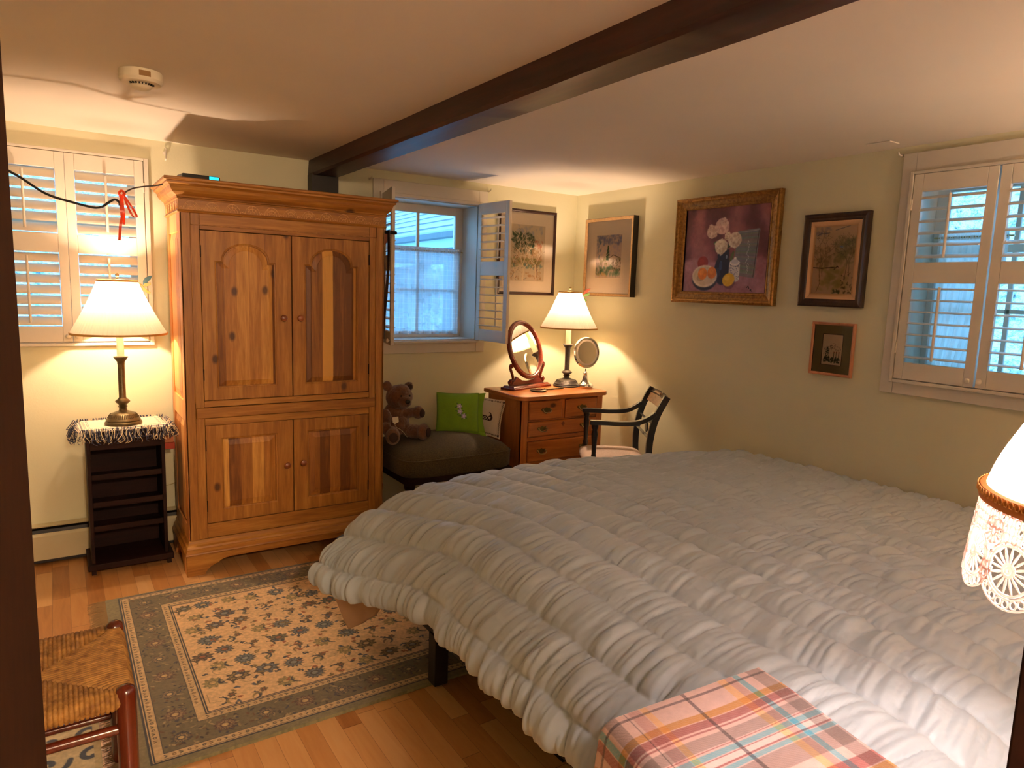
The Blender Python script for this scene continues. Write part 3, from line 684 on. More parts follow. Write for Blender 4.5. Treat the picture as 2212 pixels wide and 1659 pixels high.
door(ar, -2.2850, -1.8645, .8855, 1.7205, YD, .945, 1.580, 1.668, (.062, .062), True, -2.249, 1.299, -1.8630, pine_v, pine_stave)
door(ar, -2.7245, -2.2905, .249, .7555, YD, .312, 0, .690, (.074, .080), False, -2.326, .512, -2.7255, pine_v, pine_stave)
door(ar, -2.2850, -1.8645, .249, .7555, YD, .312, 0, .690, (.072, .057), False, -2.240, .517, -1.8630, pine_v, pine_stave)
MB().box(-2.727, -1.862, YD+.019, YD+.021, .246, 1.7235).build('gap_shade_board', espresso, ar)  # dark sheet behind the doors, stands in for shade in the gaps
def mould(prof, m, nm, kl=1.0, kr=1.0, par=None, x0=X0, x1=X1, yf=YF, yb=YB, cap=True):
    lp = [[(x0-o*kl, yb, z), (x0-o*kl, yf-o, z), (x1+o*kr, yf-o, z), (x1+o*kr, yb, z)] for o, z in prof]
    return MB().loops(lp, cap=cap).build(nm, m, par)
mould([(0, 1.798), (.007, 1.800), (.010, 1.804), (.007, 1.809), (.004, 1.811), (.004, 1.858), (.009, 1.860), (.010, 1.864), (.006, 1.866)], pine_h, 'frieze', 1, 1, ar)
cz = [(.008, 1.866), (.012, 1.868), (.014, 1.874), (.024, 1.880), (.036, 1.889), (.044, 1.901), (.049, 1.914), (.056, 1.921), (.062, 1.923), (.066, 1.926), (.066, 1.933), (.072, 1.936), (.078, 1.937), (.080, 1.941), (.080, 1.947), (.076, 1.951)]
mould(cz, pine_h, 'cornice', .88, .60, ar)
# carved fans on the frieze
cf = MB(); pcarve = plain('carved_line', S(226, 176, 112), .5)
n = 11; y = YF-.0045
for k in range(n):
    xc = X0+.052+(X1-X0-.10)*k/(n-1)
    for rr in (.034, .022, .011):
        cf.tube([(xc+rr*1.05*math.cos(PI*t/12), y, 1.8135+rr*1.15*math.sin(PI*t/12)) for t in range(13)], .0011, 5)
    for a in (50, 90, 130): cf.tube([(xc+.012*math.cos(R_(a)), y, 1.8135+.012*math.sin(R_(a))), (xc+.036*math.cos(R_(a)), y, 1.8135+.038*math.sin(R_(a)))], .001, 5)
    for s in (-1, 1): cf.tube([(xc+s*.036, y, 1.814), (xc+s*.043, y, 1.824), (xc+s*.050, y, 1.816)], .001, 5)
for k in range(5):
    yc = YF+.04+.085*k; xx = X0-.0045
    for rr in (.034, .022, .011): cf.tube([(xx, yc+rr*math.cos(PI*t/10), 1.8135+rr*1.15*math.sin(PI*t/10)) for t in range(11)], .0011, 5)
cf.build('carved_fans', pcarve, ar, smooth=True)
mould([(0, .172), (.004, .172), (.008, .166), (.010, .158), (.016, .150), (.026, .144), (.030, .136), (.030, .130), (.036, .124), (.044, .116), (.046, .110), (.044, .1045), (.036, .1045)], pine_h, 'plinth_moulding', .55, .8, ar, cap=False)
# bracket feet with apron
def apron(L):      # 2-D outline of a bracket base of length L
    p = [(0, 0), (.085, 0), (.092, .018), (.110, .036), (.135, .048), (.150, .052), (.158, .062), (.180, .070), (.215, .074)]
    return p+[(L-a, z) for a, z in p[::-1]]+[(L, .104), (0, .104)]
xl, xr = -2.836, -1.745
MB().prism(apron(xr-xl), lambda a, z, d: (xl+a, YF-.043+d*.022, z), 1).build('bracket_base', pine_h, ar, bev=.002)
for xs in (xl, xr-.022): MB().prism([(0, 0), (.085, 0), (.095, .03), (.13, .05), (.14, .07), (.30, .07), (.31, .05), (.345, .03), (.355, 0), (.43, 0), (.43, .104), (0, .104)], lambda a, z, d: (xs+d*.022, YF-.0205+a, z), 1).build('bracket_base', pine_side, ar, bev=.002)
# things on / at the armoire
rt_ = thing('clock_radio', (-2.72, -.50, 1.9515), 'small black box with a glowing cyan display on top of the armoire', 'clock', R_(6))
MB().box(-.085, .085, -.05, .05, .002, .024).build('case', plain('black_plastic', S(16, 18, 24), .35), rt_, bev=.004, local=True)
MB().box(.035, .078, -.052, -.0495, .008, .021).build('display', emit('cyan_display', (.02, .55, .8), 1.6), rt_, local=True)
ft = plain('rubber', S(12, 12, 12), .8)
for x in (-.07, .07): MB().box(x-.008, x+.008, -.04, .04, 0, .0021).build('foot', ft, rt_, local=True)
br = thing('bracket_shelf', (-1.7765, -.45, 1.78), 'brown corbel bracket with a dark bar on the armoire side', 'bracket')
MB().prism([(0, 0), (.052, 0), (.050, -.03), (.034, -.055), (.018, -.075), (.022, -.11), (.012, -.15), (.002, -.185), (0, -.19)], lambda a, z, d: (-1.776+a*1.0, -.47+d*.03, 1.775+z), 1).build('corbel', wood('corbel_wood', S(90, 40, 18), S(130, 64, 30), S(150, 80, 40), 'Z', 'X'), br, bev=.002)
MB().tube([(-1.7755, -.455, 1.785), (-1.672, -.455, 1.785)], .010, 12).build('peg', iron, br, smooth=True)
bl = plain('black_leather', S(14, 12, 12), .35)
for k, (y0, z1, lb) in enumerate(((-.435, .94, 'long black leather belt hanging beside the armoire, the longer one'), (-.49, 1.18, 'black belt with a studded edge hanging beside the armoire'))):
    bt = thing('belt', (-1.755, y0, 1.775), lb, 'belt')
    N = 24; P = [(-1.752+.012*math.sin(i/N*3+k)+.002*k, y0-.012*math.sin(i/N*4+1), 1.795+(z1-1.795)*i/N) for i in range(N+1)]
    b = MB(); b.loops([[(x-.0015, y-.017, z), (x+.0015, y-.017, z), (x+.0015, y+.017, z), (x-.0015, y+.017, z)] for x, y, z in P]); b.build('strap', bl, bt, smooth=True)
    q = MB()
    for i in range(2, N*2-2): q.sph((P[i//2][0]+.001, P[i//2][1]-.0172, (P[i//2][2]+P[(i+1)//2][2])/2), .0022, .0012, .0022, 6, 4)
    if k: q.build('studs', brass, bt)

# cable and ribbon
pts = [(-3.75, -.62, 2.02), (-3.55, -.61, 1.945), (-3.43, -.60, 1.885), (-3.335, -.60, 1.822), (-3.24, -.60, 1.795), (-3.165, -.60, 1.780), (-3.133, -.60, 1.786), (-3.105, -.60, 1.808), (-3.082, -.60, 1.822), (-3.066, -.60, 1.812), (-3.064, -.61, 1.795)]
def smoothp(P, n=8):
    P = [Vector(p) for p in P]; o = []
    for i in range(len(P)-1):
        a, b, c2, d = P[max(i-1, 0)], P[i], P[i+1], P[min(i+2, len(P)-1)]
        for k in range(n):
            t = k/n; o.append(.5*((2*b)+(c2-a)*t+(2*a-5*b+4*c2-d)*t*t+(3*b-a-3*c2+d)*t**3))
    return o+[P[-1]]
cb = thing('cable', (-3.06, -.6, 1.84), 'black cable strung from the dark door frame to the armoire cornice', 'cable')
MB().tube(smoothp(pts), .0052, 10).build('black_cord', plain('cord_black', S(12, 12, 12), .4), cb, smooth=True)
MB().tube(smoothp([(-3.064, -.602, 1.792), (-3.052, -.6, 1.842), (-3.02, -.6, 1.872), (-2.975, -.6, 1.888), (-2.915, -.6, 1.900), (-2.888, -.598, 1.91)]), .0034, 8).build('tie_cord', plain('cord_grey', S(70, 64, 60), .4), cb, smooth=True)
rb = thing('ribbon', (-3.056, -.604, 1.84), 'orange plastic ribbon tied on the hanging black cable', 'ribbon')
om = plain('orange_plastic', S(255, 84, 40), .35)
def strip(P, w, nm, m, par):
    P = smoothp(P, 6); L = []
    for i, p in enumerate(P):
        tw = .5*math.sin(i*.35); L.append([p+Vector((-w*math.cos(tw), -w*math.sin(tw), 0)), p+Vector((w*math.cos(tw), w*math.sin(tw), 0)), p+Vector((w*math.cos(tw), w*math.sin(tw)+.0012, 0)), p+Vector((-w*math.cos(tw), -w*math.sin(tw)+.0012, 0))])
    MB().loops(L).build(nm, m, par, smooth=True)
MB().tube(smoothp([(-3.066, -.61, 1.852), (-3.056, -.613, 1.862), (-3.044, -.61, 1.852), (-3.048, -.59, 1.840), (-3.060, -.595, 1.838)], 4), .0055, 8, closed=True).build('knot', om, rb, smooth=True)
strip([(-3.058, -.611, 1.846), (-3.060, -.612, 1.80), (-3.058, -.611, 1.75), (-3.065, -.612, 1.71), (-3.072, -.611, 1.645)], .006, 'tail', om, rb)
strip([(-3.054, -.609, 1.846), (-3.052, -.608, 1.80), (-3.049, -.609, 1.75), (-3.052, -.608, 1.715)], .005, 'tail', om, rb)
strip([(-3.050, -.612, 1.850), (-3.030, -.613, 1.815), (-3.010, -.613, 1.78), (-3.000, -.613, 1.755), (-3.012, -.613, 1.752), (-3.028, -.613, 1.78), (-3.046, -.613, 1.835)], .005, 'loop', om, rb)

# ============================================================= DARK SHELF + MAT
sh = thing('shelf_stand', (-3.05, -.21, 0), 'dark wooden open shelf stand with a low base board under the lamp', 'shelf')
yf, yb = -.325, -.085
MB().box(-3.232, -3.222+.006, yf, yb, .06, .735).build('side_panel', espresso, sh, bev=.002)
MB().box(-2.905, -2.888, yf, yb, .06, .735).build('side_panel', espresso, sh, bev=.002)
MB().box(-3.216, -2.905, yb, yb+.010, .06, .735).build('back_panel', espresso, sh)
MB().box(-3.25, -2.865, yf-.02, yb+.01, .028, .060).build('base_board', espresso, sh, bev=.004)
MB().box(-3.245, -2.875, yf-.01, yb+.01, .728, .742).build('top_board', espresso, sh, bev=.003)
MB().box(-3.216, -2.905, yf, yf+.016, .635, .728).build('top_rail', espresso, sh, bev=.002)
for z in (.485, .345, .222):
    MB().prism([(yf, z), (yb, z-.03), (yb, z-.016), (yf, z+.014)], lambda y, zz, d: (-3.2155+d*.310, y, zz), 1).build('shelf', espresso, sh, bev=.0015)
    MB().box(-3.2155, -2.9055, yf-.001, yf+.01, z+.004, z+.028).build('shelf_lip', espresso, sh, bev=.002)
for x in (-3.235, -2.895): 
    for y in (yf, yb-.02): MB().box(x, x+.02, y, y+.02, 0, .0285).build('foot', espresso, sh)
# woven mat
mt = thing('woven_mat', (-3.062, -.235, .743), 'cream and blue woven mat with long fringe under the left lamp', 'mat')
cv = Canvas(.40, .30, .002, (226, 214, 190)); nv = (58, 64, 92)
for q in (.004, .040, .046):
    for a in range(2):
        cv.line([(q, q), (.4-q, q), (.4-q, .3-q), (q, .3-q), (q, q)], .0016, nv)
cv.line([(.014, .014), (.386, .014), (.386, .286), (.014, .286), (.014, .014)], .004, nv, .55)
for k in range(17):
    x = .03+k*.0213
    for y in (.028, .272): cv.ell(x, y, .0065, .0055, nv); cv.ell(x, y, .003, .0025, (226, 214, 190))
for k in range(12):
    y = .03+k*.0213
    for x in (.028, .372): cv.ell(x, y, .0055, .0065, nv); cv.ell(x, y, .0025, .003, (226, 214, 190))
for x in (.028, .372):
    for y in (.028, .272): cv.ell(x, y, .009, .007, (250, 236, 200))
mrot = R_(2)
def matf(x, y):
    X = x-.20; Y = .15-y; r2 = .0008*np.sin(X*60)*np.sin(Y*50)
    ex = np.maximum(np.abs(X)-.175, 0)+np.maximum(np.abs(Y)-.128, 0)
    return np.stack([-3.062+X*math.cos(mrot)-Y*math.sin(mrot), -.212+X*math.sin(mrot)+Y*math.cos(mrot)*.93, .7455+r2+.001-ex*.55], -1)
canvas_mesh(cv, 'woven_cloth', attr_mat('woven_cotton', .95, 0, .5, 500), mt, matf, (0, 0, -.0028))
fr1 = MB(); fr2 = MB()
def fringe(side, n):
    for k in range(n):
        u = (k+random.random()*.7)/n
        if side == 0: x, y, dx, dy = -.2+.4*u, -.14, 0, -1
        elif side == 1: x, y, dx, dy = -.2+.4*u, .14, 0, 1
        elif side == 2: x, y, dx, dy = -.2, -.14+.28*u, -1, 0
        else: x, y, dx, dy = .2, -.14+.28*u, 1, 0
        p = Vector((x-3.062, y-.212, .733)); w = random.uniform(-.5, .5); L = random.uniform(.035, .062)
        if side == 1: L *= .5
        d = Vector((dx+w*abs(dy), dy+w*abs(dx), 0)).normalized(); o1 = random.uniform(.4, .8)
        lift = .012 if side in (1,) or (random.random() < .25) else 0
        P = [p, p+d*L*.25+Vector((0, 0, .006+lift)), p+d*L*o1*.7+Vector((random.uniform(-.006, .006), 0, -L*.25+lift)), p+d*L*o1*.9+Vector((random.uniform(-.012, .012), random.uniform(-.004, .004), -L*.75+lift)), p+d*L*o1*.7+Vector((random.uniform(-.014, .014), 0, -L*(1.0 if not lift else .5)))]
        if side == 1: P = P[:3]+[P[2]+Vector((random.uniform(-.01, .01), .006, .004))]
        (fr1 if random.random() < .66 else fr2).tube(smoothp(P, 3), random.uniform(.0012, .002), 4)
fringe(0, 150); fringe(1, 90); fringe(2, 80); fringe(3, 80)
fr1.build('fringe', plain('fringe_blue', S(66, 70, 92), .9), mt, smooth=True)['kind'] = 'stuff'
fr2.build('fringe', plain('fringe_cream', S(220, 204, 172), .9), mt, smooth=True)['kind'] = 'stuff'
rb2 = thing('wooden_box', (-2.862, -.25, .60), 'small tan and red wooden box beside the dark shelf stand', 'box')
MB().box(-2.886, -2.842, -.30, -.20, .640, .672).build('upper_block', plain('tan_block', S(176, 112, 74), .5), rb2, bev=.003)
MB().box(-2.886, -2.838, -.305, -.20, .606, .640).build('red_tray', plain('red_block', S(168, 56, 28), .5), rb2, bev=.003)
tc = thing('lamp_cord', (-2.85, -.05, .3), 'thin pale lamp cord trailing down the wall between shelf and armoire', 'cord')
MB().tube(smoothp([(-2.89, -.02, .70), (-2.87, -.015, .5), (-2.878, -.012, .36), (-2.85, -.012, .335), (-2.80, -.012, .345)]), .0022, 6).build('cord', plain('cord_beige', S(190, 170, 120), .6), tc, smooth=True)
# ============================================================= BENCH
bn = thing('upholstered_bench', (-1.33, -.38, 0), 'long olive green velvet bench with a domed seat', 'bench')
def dome_seat(x0, x1, y0, y1, z0, z1, zt, nm, m, par, n=28, r=.04):
    vs = []; xs = np.linspace(0, 1, n+1)
    b = MB(); L = []
    def sup(t, p=.28): 
        c, s = math.cos(t), math.sin(t); return (math.copysign(abs(c)**p, c), math.copysign(abs(s)**p, s))
    K = 64; cx, cy, hx, hy = (x0+x1)/2, (y0+y1)/2, (x1-x0)/2, (y1-y0)/2
    prof = [(.97, z0), (1.0, z0+.012), (1.004, z1-.012), (1.0, z1), (.985, z1+(zt-z1)*.12)]+[(1-.985*(k/12)**1.0, z1+(zt-z1)*(.12+.88*math.sin(PI/2*(k/12)**.62))) for k in range(1, 13)]
    for f, z in prof: L.append([(cx+hx*f*sup(2*PI*k/K, .28+.5*(1-f))[0], cy+hy*f*sup(2*PI*k/K, .28+.5*(1-f))[1], z) for k in range(K)])
    return b.loops(L).build(nm, m, par, smooth=True, angle=70)
dome_seat(-1.705, -.955, -.70, -.10, .385, .485, .575, 'seat', olive_fab, bn)
K = 64; cx, cy, hx, hy = -1.33, -.40, .375, .30
pp = []
for k in range(K):
    c_, s_ = math.cos(2*PI*k/K), math.sin(2*PI*k/K)
    pp.append((cx+hx*1.003*math.copysign(abs(c_)**.28, c_), cy+hy*1.003*math.copysign(abs(s_)**.28, s_), .486))
MB().tube(pp, .005, 6, closed=True).build('welt', olive_fab, bn, smooth=True)
MB().box(-1.69, -.97, -.68, -.12, .345, .384).build('bench_rail', espresso, bn, bev=.003)
for x in (-1.655, -1.01):
    for y in (-.64, -.16):
        MB().lathe([(.001, 0), (.020, 0), (.026, .02), (.020, .04), (.014, .06), (.022, .12), (.034, .19), (.036, .22), (.022, .25), (.018, .26), (.030, .275), (.032, .29), (.020, .305), (.032, .32), (.034, .344), (.001, .344)], (x, y, 0), 24, cap=False).build('leg', espresso, bn, smooth=True)

# ============================================================= TEDDY BEAR
furm = None
def fur():
    t = NT('brown_plush'); v = t.co(); f = t.noise(v, 22, 3, .6); g = t.noise(v, 260, 3, .7)
    q = t.math('ADD', t.math('MULTIPLY', f, .5), t.math('MULTIPLY', g, .5))
    t.l(t.ramp(q, [(.3, S(70, 38, 20)), (.5, S(108, 66, 38)), (.7, S(142, 94, 58))]), t.b.inputs['Base Color'])
    t.b.inputs['Roughness'].default_value = .95; t.b.inputs['Sheen Weight'].default_value = .5; t.bump(g, 1.0, .004); return t.m
furm = fur()
bx_, by_ = -1.615, -.335
be = thing('teddy_bear', (bx_, by_, .575), 'brown plush teddy bear with a white paper tag sitting on the olive bench', 'teddy bear')
b = MB(); Rz = Matrix.Rotation
def E_(x, y, z, a, bb, c_, m=None): b.sph((bx_+x, by_+y, z), a, bb, c_, 24, 16, m)
E_(.0, 0, .685, .078, .068, .100); E_(0, -.012, .650, .084, .075, .075)
E_(.012, -.03, .815, .082, .072, .074); E_(.020, -.092, .795, .042, .040, .036); E_(.016, -.05, .86, .05, .04, .035)
E_(-.062, -.015, .884, .030, .018, .030); E_(.082, -.012, .872, .030, .018, .030)
E_(.078, -.045, .715, .060, .030, .030, Rz(R_(-5), 3, 'Y')); E_(.125, -.062, .717, .035, .036, .040)
E_(-.085, -.05, .69, .034, .034, .062); E_(-.095, -.085, .640, .032, .036, .036)
E_(.085, -.09, .607, .045, .085, .042, Rz(R_(35), 3, 'Z')); E_(.118, -.148, .612, .044, .036, .050, Rz(R_(35), 3, 'Z'))
E_(-.065, -.10, .605, .042, .085, .042, Rz(R_(-22), 3, 'Z')); E_(-.088, -.168, .606, .042, .034, .050, Rz(R_(-20), 3, 'Z'))
bo = b.build('bear_body', furm, be, smooth=True)
rm = bo.modifiers.new('remesh', 'REMESH'); rm.mode = 'VOXEL'; rm.voxel_size = .005; rm.use_smooth_shade = True
sm = bo.modifiers.new('smooth', 'SMOOTH'); sm.iterations = 3
tx = bpy.data.textures.new('furtex', 'CLOUDS'); tx.noise_scale = .009; dm = bo.modifiers.new('fuzz', 'DISPLACE'); dm.texture = tx; dm.strength = .008; dm.mid_level = .4
dark = plain('bear_pad_brown', S(48, 28, 18), .8); blk = plain('bear_eye', S(10, 8, 8), .15)
def bp(nm, x, y, z, a, bb, c_, mm, m=None): return MB().sph((bx_+x, by_+y, z), a, bb, c_, 20, 12, m).build(nm, mm, be, smooth=True)
bp('nose', .022, -.131, .800, .017, .010, .013, blk)
bp('eye', -.006, -.100, .832, .006, .005, .006, blk); bp('eye', .050, -.097, .830, .006, .005, .006, blk)
bp('muzzle_seam', .022, -.134, .782, .0012, .004, .010, blk)
bp('paw_pad', .137, -.096, .715, .022, .008, .026, dark, Rz(R_(18), 3, 'Z'))
bp('foot_pad', .139, -.180, .612, .026, .010, .030, dark, Rz(R_(35), 3, 'Z'))
bp('foot_pad', -.098, -.201, .606, .026, .010, .030, dark, Rz(R_(-20), 3, 'Z'))
bp('inner_ear', .083, -.027, .872, .018, .006, .018, dark)
t_ = MB(); t_.add([(bx_-.075, by_-.128, .712), (bx_-.040, by_-.134, .716), (bx_-.036, by_-.134, .684), (bx_-.058, by_-.131, .672), (bx_-.072, by_-.129, .680)], [(0, 1, 2, 3, 4)])
t_.build('paper_tag', plain('paper', S(226, 216, 186), .8), be).modifiers.new('s', 'SOLIDIFY').thickness = .0015
MB().tube(smoothp([(bx_-.062, by_-.129, .680), (bx_-.055, by_-.14, .655), (bx_-.03, by_-.17, .635), (bx_-.01, by_-.20, .60)], 5), .0012, 5).build('tag_string', plain('string', S(220, 210, 180), .8), be, smooth=True)

# ============================================================= PILLOWS
def pillow(name, w, h, t, cv, m, mback, loc, rx, rz, label, piping=None, roll_=0):
    r = thing(name, loc, label, 'pillow')
    rot = Matrix.Rotation(rz, 3, 'Z') @ Matrix.Rotation(rx, 3, 'X') @ Matrix.Rotation(roll_, 3, 'Y'); R3 = np.array(rot)
    def f(sign):
        def g(x, y):
            u = x/w*2-1; v = y/h*2-1; e = (1-np.abs(u)**2.4)*(1-np.abs(v)**2.4); th = t/2*np.clip(e, 0, 1)**.55
            th = th*(.93+.14*fbm(u*2+3, v*2+5, 3)); pin = .94+.06*np.maximum(np.abs(u), np.abs(v))**4
            fx = u*w/2*(1-.045*(1-np.abs(v)**2)*np.abs(u)**3); fz = -v*h/2*(1-.045*(1-np.abs(u)**2)*np.abs(v)**3)
            P = np.stack([fx, -sign*th, fz], -1); return P @ R3.T+np.array(loc)
        return g
    a = canvas_mesh(cv, 'front_cover', m, r, f(1)); 
    cv2 = Canvas(w, h, .01, (0, 0, 0)); cv2.c[:] = cv.c[2, 2]
    canvas_mesh(cv2, 'back_cover', m, r, f(-1))
    if piping:
        P = []
        for k in range(80):
            s = k/80*4; i = int(s); q = (s-i)*2-1
            u, v = [(q, -1), (1, q), (-q, 1), (-1, -q)][i]
            fx = u*w/2*(1-.045*(1-abs(v)**2)*abs(u)**3); fz = -v*h/2*(1-.045*(1-abs(u)**2)*abs(v)**3); p = rot @ Vector((fx, 0, fz))
            P.append(p+Vector(loc))
        MB().tube(P, .004, 8, closed=True).build('piping', piping, r, smooth=True)
    return r
pm = attr_mat('pillow_cotton', .9, 0, .4, 300, .2)
g = Canvas(.315, .27, .002, (116, 160, 30))
for cx, cy in ((.143, .088), (.148, .122), (.170, .150)):
    for a in range(5):
        g.line([(cx, cy), (cx+.026*math.cos(a*1.3+cx*99), cy+.024*math.sin(a*1.3+cx*99))], .0028, (38, 84, 44))
for cx, cy in ((.146, .088), (.150, .122), (.174, .150)):
    g.rosette(cx, cy, .018, 5, (196, 186, 206), (168, 156, 186), (80, 50, 80)); g.ell(cx, cy, .005, .005, (232, 220, 232))
g.mapf(lambda c, X, Y: c*(.94+.12*fbm(X*22, Y*22, 4))[..., None])
pillow('green_pillow', .27, .25, .08, g, pm, None, (-1.195, -.365, .690), R_(-14), R_(-28), 'lime green square pillow embroidered with three small lilac flowers', plain('green_piping', S(98, 140, 30), .8))
wv = Canvas(.30, .25, .002, (222, 206, 182)); dk = (44, 22, 20)
for k in range(26):
    for y in (.014, .236):
        x = .022+k*.0102; wv.line([(x, y-.004), (x+.006, y+.004)], .0022, dk)
for k in range(21):
    y = .022+k*.0102; wv.line([(.282, y-.003), (.289, y+.005)], .0022, dk); wv.line([(.012, y-.003), (.019, y+.005)], .0022, dk)
for x, y in ((.285, .016), (.285, .236), (.015, .016), (.015, .236)): wv.ell(x, y, .007, .007, dk)
wv.rect(.08, .205, .118, .146, dk); wv.ell(.212, .128, .022, .022, dk); wv.ell(.196, .110, .016, .012, (222, 206, 182))
wv.line([(.222, .112), (.214, .098), (.206, .096)], .0035, dk)
for k in range(7):
    x = .088+k*.019; wv.line([(x, .123), (x+.015, .141)], .0018, (222, 206, 182)); wv.line([(x+.015, .123), (x, .141)], .0018, (222, 206, 182))
wv.ell(.213, .127, .006, .006, (222, 206, 182))
pillow('white_pillow', .27, .235, .055, wv, pm, None, (-1.02, -.350, .665), R_(-10), R_(-46), 'white pillow with a black stitched border behind the green pillow', None, R_(7))

# ============================================================= DRESSER
dr = thing('dresser', (-.56, -.45, 0), 'honey pine chest of drawers in the corner with brass bail pulls', 'dresser')
dx0, dx1, dyf, dyb, dzt = -.885, -.232, -.655, -.25, .792
r_ = .045; P = [(-.925, -.235), (-.197, -.235), (-.197, -.690+r_)]
P += [(-.197-r_+r_*math.cos(t), -.690+r_-r_*math.sin(t)) for t in np.linspace(.2, PI/2, 6)]
P += [(-.925+r_-r_*math.sin(t), -.690+r_-r_*math.cos(t)) for t in np.linspace(0, PI/2-.2, 6)]+[(-.925, -.690+r_)]
MB().prism(P, lambda x, y, d: (x, y, .793+d*.027), 1).build('dresser_top', drs_h, dr, bev=.006, seg=3)
c = MB(); c.box(dx0, dx0+.018, dyf+.02, dyb, .06, dzt).box(dx1-.018, dx1, dyf+.02, dyb, .06, dzt).box(dx0+.018, dx1-.018, dyb-.01, dyb, .06, dzt).box(dx0+.018, dx1-.018, dyf+.05, dyb-.01, .06, .09); c.build('carcass', drs_v, dr)
for xa, s in ((dx0, -1), (dx1, 1)):
    f = MB(); t0, t1 = (xa-.008, xa) if s < 0 else (xa, xa+.008)
    f.box(t0, t1, dyf+.001, dyf+.06, .06, dzt).box(t0, t1, dyb-.05, dyb, .06, dzt).box(t0, t1, dyf+.06, dyb-.05, .06, .13).box(t0, t1, dyf+.06, dyb-.05, .735, dzt)
    f.build('side_frame', drs_v, dr, bev=.002)
for a, b_ in ((dx0-.008, -.8425), (-.2735, dx1+.008)): MB().box(a, b_, dyf, dyf+.02, .06, dzt).build('front_stile', drs_v, dr, bev=.003)
rows = [(.658, .782), (.549, .648), (.384, .520), (.20, .355)]
for z0, z1 in ((.783, .7915), (.6495, .6565), (.5215, .5475), (.3565, .3825), (.10, .1985)): MB().box(-.842, -.274, dyf+.002, dyf+.02, z0, z1).build('rail', drs_h, dr, bev=.0015)
MB().box(-.5735, -.5485, dyf+.002, dyf+.02, .657, .7825).build('rail', drs_v, dr, bev=.0015)
def pull(x, z, par, s=1.15):
    y = dyf-.010; bp = MB()
    o = [(-.034, .004), (-.026, .014), (-.014, .010), (0, .018), (.014, .010), (.026, .014), (.034, .004), (.026, -.006), (.012, -.008), (0, -.022), (-.012, -.008), (-.026, -.006)]
    h = bp.prism([(a*s, c_*s) for a, c_ in o], lambda a, c_, d: (x+a, y+.0015-d*.003, z+c_), 1).build('handle', plain('brass_plate', S(120, 108, 62), .4, .9), par)
    B = MB(); pts = smoothp([(x-.026*s, y-.004, z+.006), (x-.028*s, y-.014, z+.002), (x-.020*s, y-.018, z-.010), (x-.008*s, y-.019, z-.013), (x+.008*s, y-.019, z-.013), (x+.020*s, y-.018, z-.010), (x+.028*s, y-.014, z+.002), (x+.026*s, y-.004, z+.006)], 4)
    B.tube(pts, .0036, 8)
    for q in (-1, 1): B.tube([(x+q*.026*s, y, z+.006), (x+q*.026*s, y-.008, z+.006)], .005, 10)
    B.build('bail', brass, par, smooth=True)
def drawer(x0, x1, z0, z1, px):
    d = MB(); y = dyf
    d.loops([[(x0+i, y+q, z0+i), (x1-i, y+q, z0+i), (x1-i, y+q, z1-i), (x0+i, y+q, z1-i)] for i, q in ((.001, .016), (.001, -.002), (.004, -.006), (.008, -.0085), (.010, -.009))])
    o = d.build('drawer', drs_h, dr)
    for p in px: pull(p, (z0+z1)/2, o)
    return o
drawer(-.840, -.575, .658, .782, (-.7075,)); drawer(-.547, -.276, .658, .782, (-.4115,))
for z0, z1 in rows[1:]: 
    o = drawer(-.840, -.276, z0, z1, (-.735, -.385))
    if z0 in (.549,): MB().prism([(-.016, .004), (0, .016), (.016, .004), (.006, -.004), (0, -.016), (-.006, -.004)], lambda a, c_, d: (-.565+a, dyf-.009-d*.002, .620+c_), 1).build('escutcheon', plain('wood_escutcheon', S(120, 62, 28), .4), o)
MB().prism([(0, 0), (.07, 0), (.085, .03), (.12, .055), (.16, .06), (.509, .06), (.549, .055), (.584, .03), (.599, 0), (.669, 0), (.669, .10), (0, .10)], lambda a, z, d: (dx0-.008+a, dyf-.004+d*.022, z), 1).build('bracket_base', drs_h, dr, bev=.002)
for xa in (dx0-.008, dx1-.012): MB().prism([(0, 0), (.07, 0), (.10, .05), (.30, .05), (.33, 0), (.40, 0), (.40, .06), (0, .06)], lambda a, z, d: (xa+d*.02, dyf+.018+a*.96, z), 1).build('bracket_base', drs_v, dr)

# oval mirror --------------------------------------------------------------
om_ = thing('oval_mirror', (-.640, -.335, .8205), 'oval tilting dressing mirror in a mahogany scroll stand', 'mirror', R_(17))
def scr(pts, y0, y1, nm, m=mahog, bev=.002): return MB().prism(pts, lambda a, z, d: (a, y0+d*(y1-y0), z), 1).build(nm, m, om_, bev=bev, local=True)
bs = [(-.200, .006), (.200, .006), (.192, .020), (.150, .022), (.110, .030), (-.110, .030), (-.150, .022), (-.192, .020)]
MB().loops([[(-.205, -.062, 0), (.205, -.062, 0), (.205, .062, 0), (-.205, .062, 0)], [(-.205, -.062, .012), (.205, -.062, .012), (.205, .062, .012), (-.205, .062, .012)], [(-.196, -.052, .016), (.196, -.052, .016), (.196, .052, .016), (-.196, .052, .016)], [(-.190, -.042, .026), (.190, -.042, .026), (.190, .042, .026), (-.190, .042, .026)]]).build('mirror_base', mahog, om_, bev=.003, local=True)
ap = [(-.185, .026), (.185, .026), (.165, .036), (.150, .050), (.132, .060), (.120, .085), (.100, .075), (.06, .055), (0, .047), (-.06, .055), (-.100, .075), (-.120, .085), (-.132, .060), (-.150, .050), (-.165, .036)]
scr(ap, -.008, .008, 'apron')
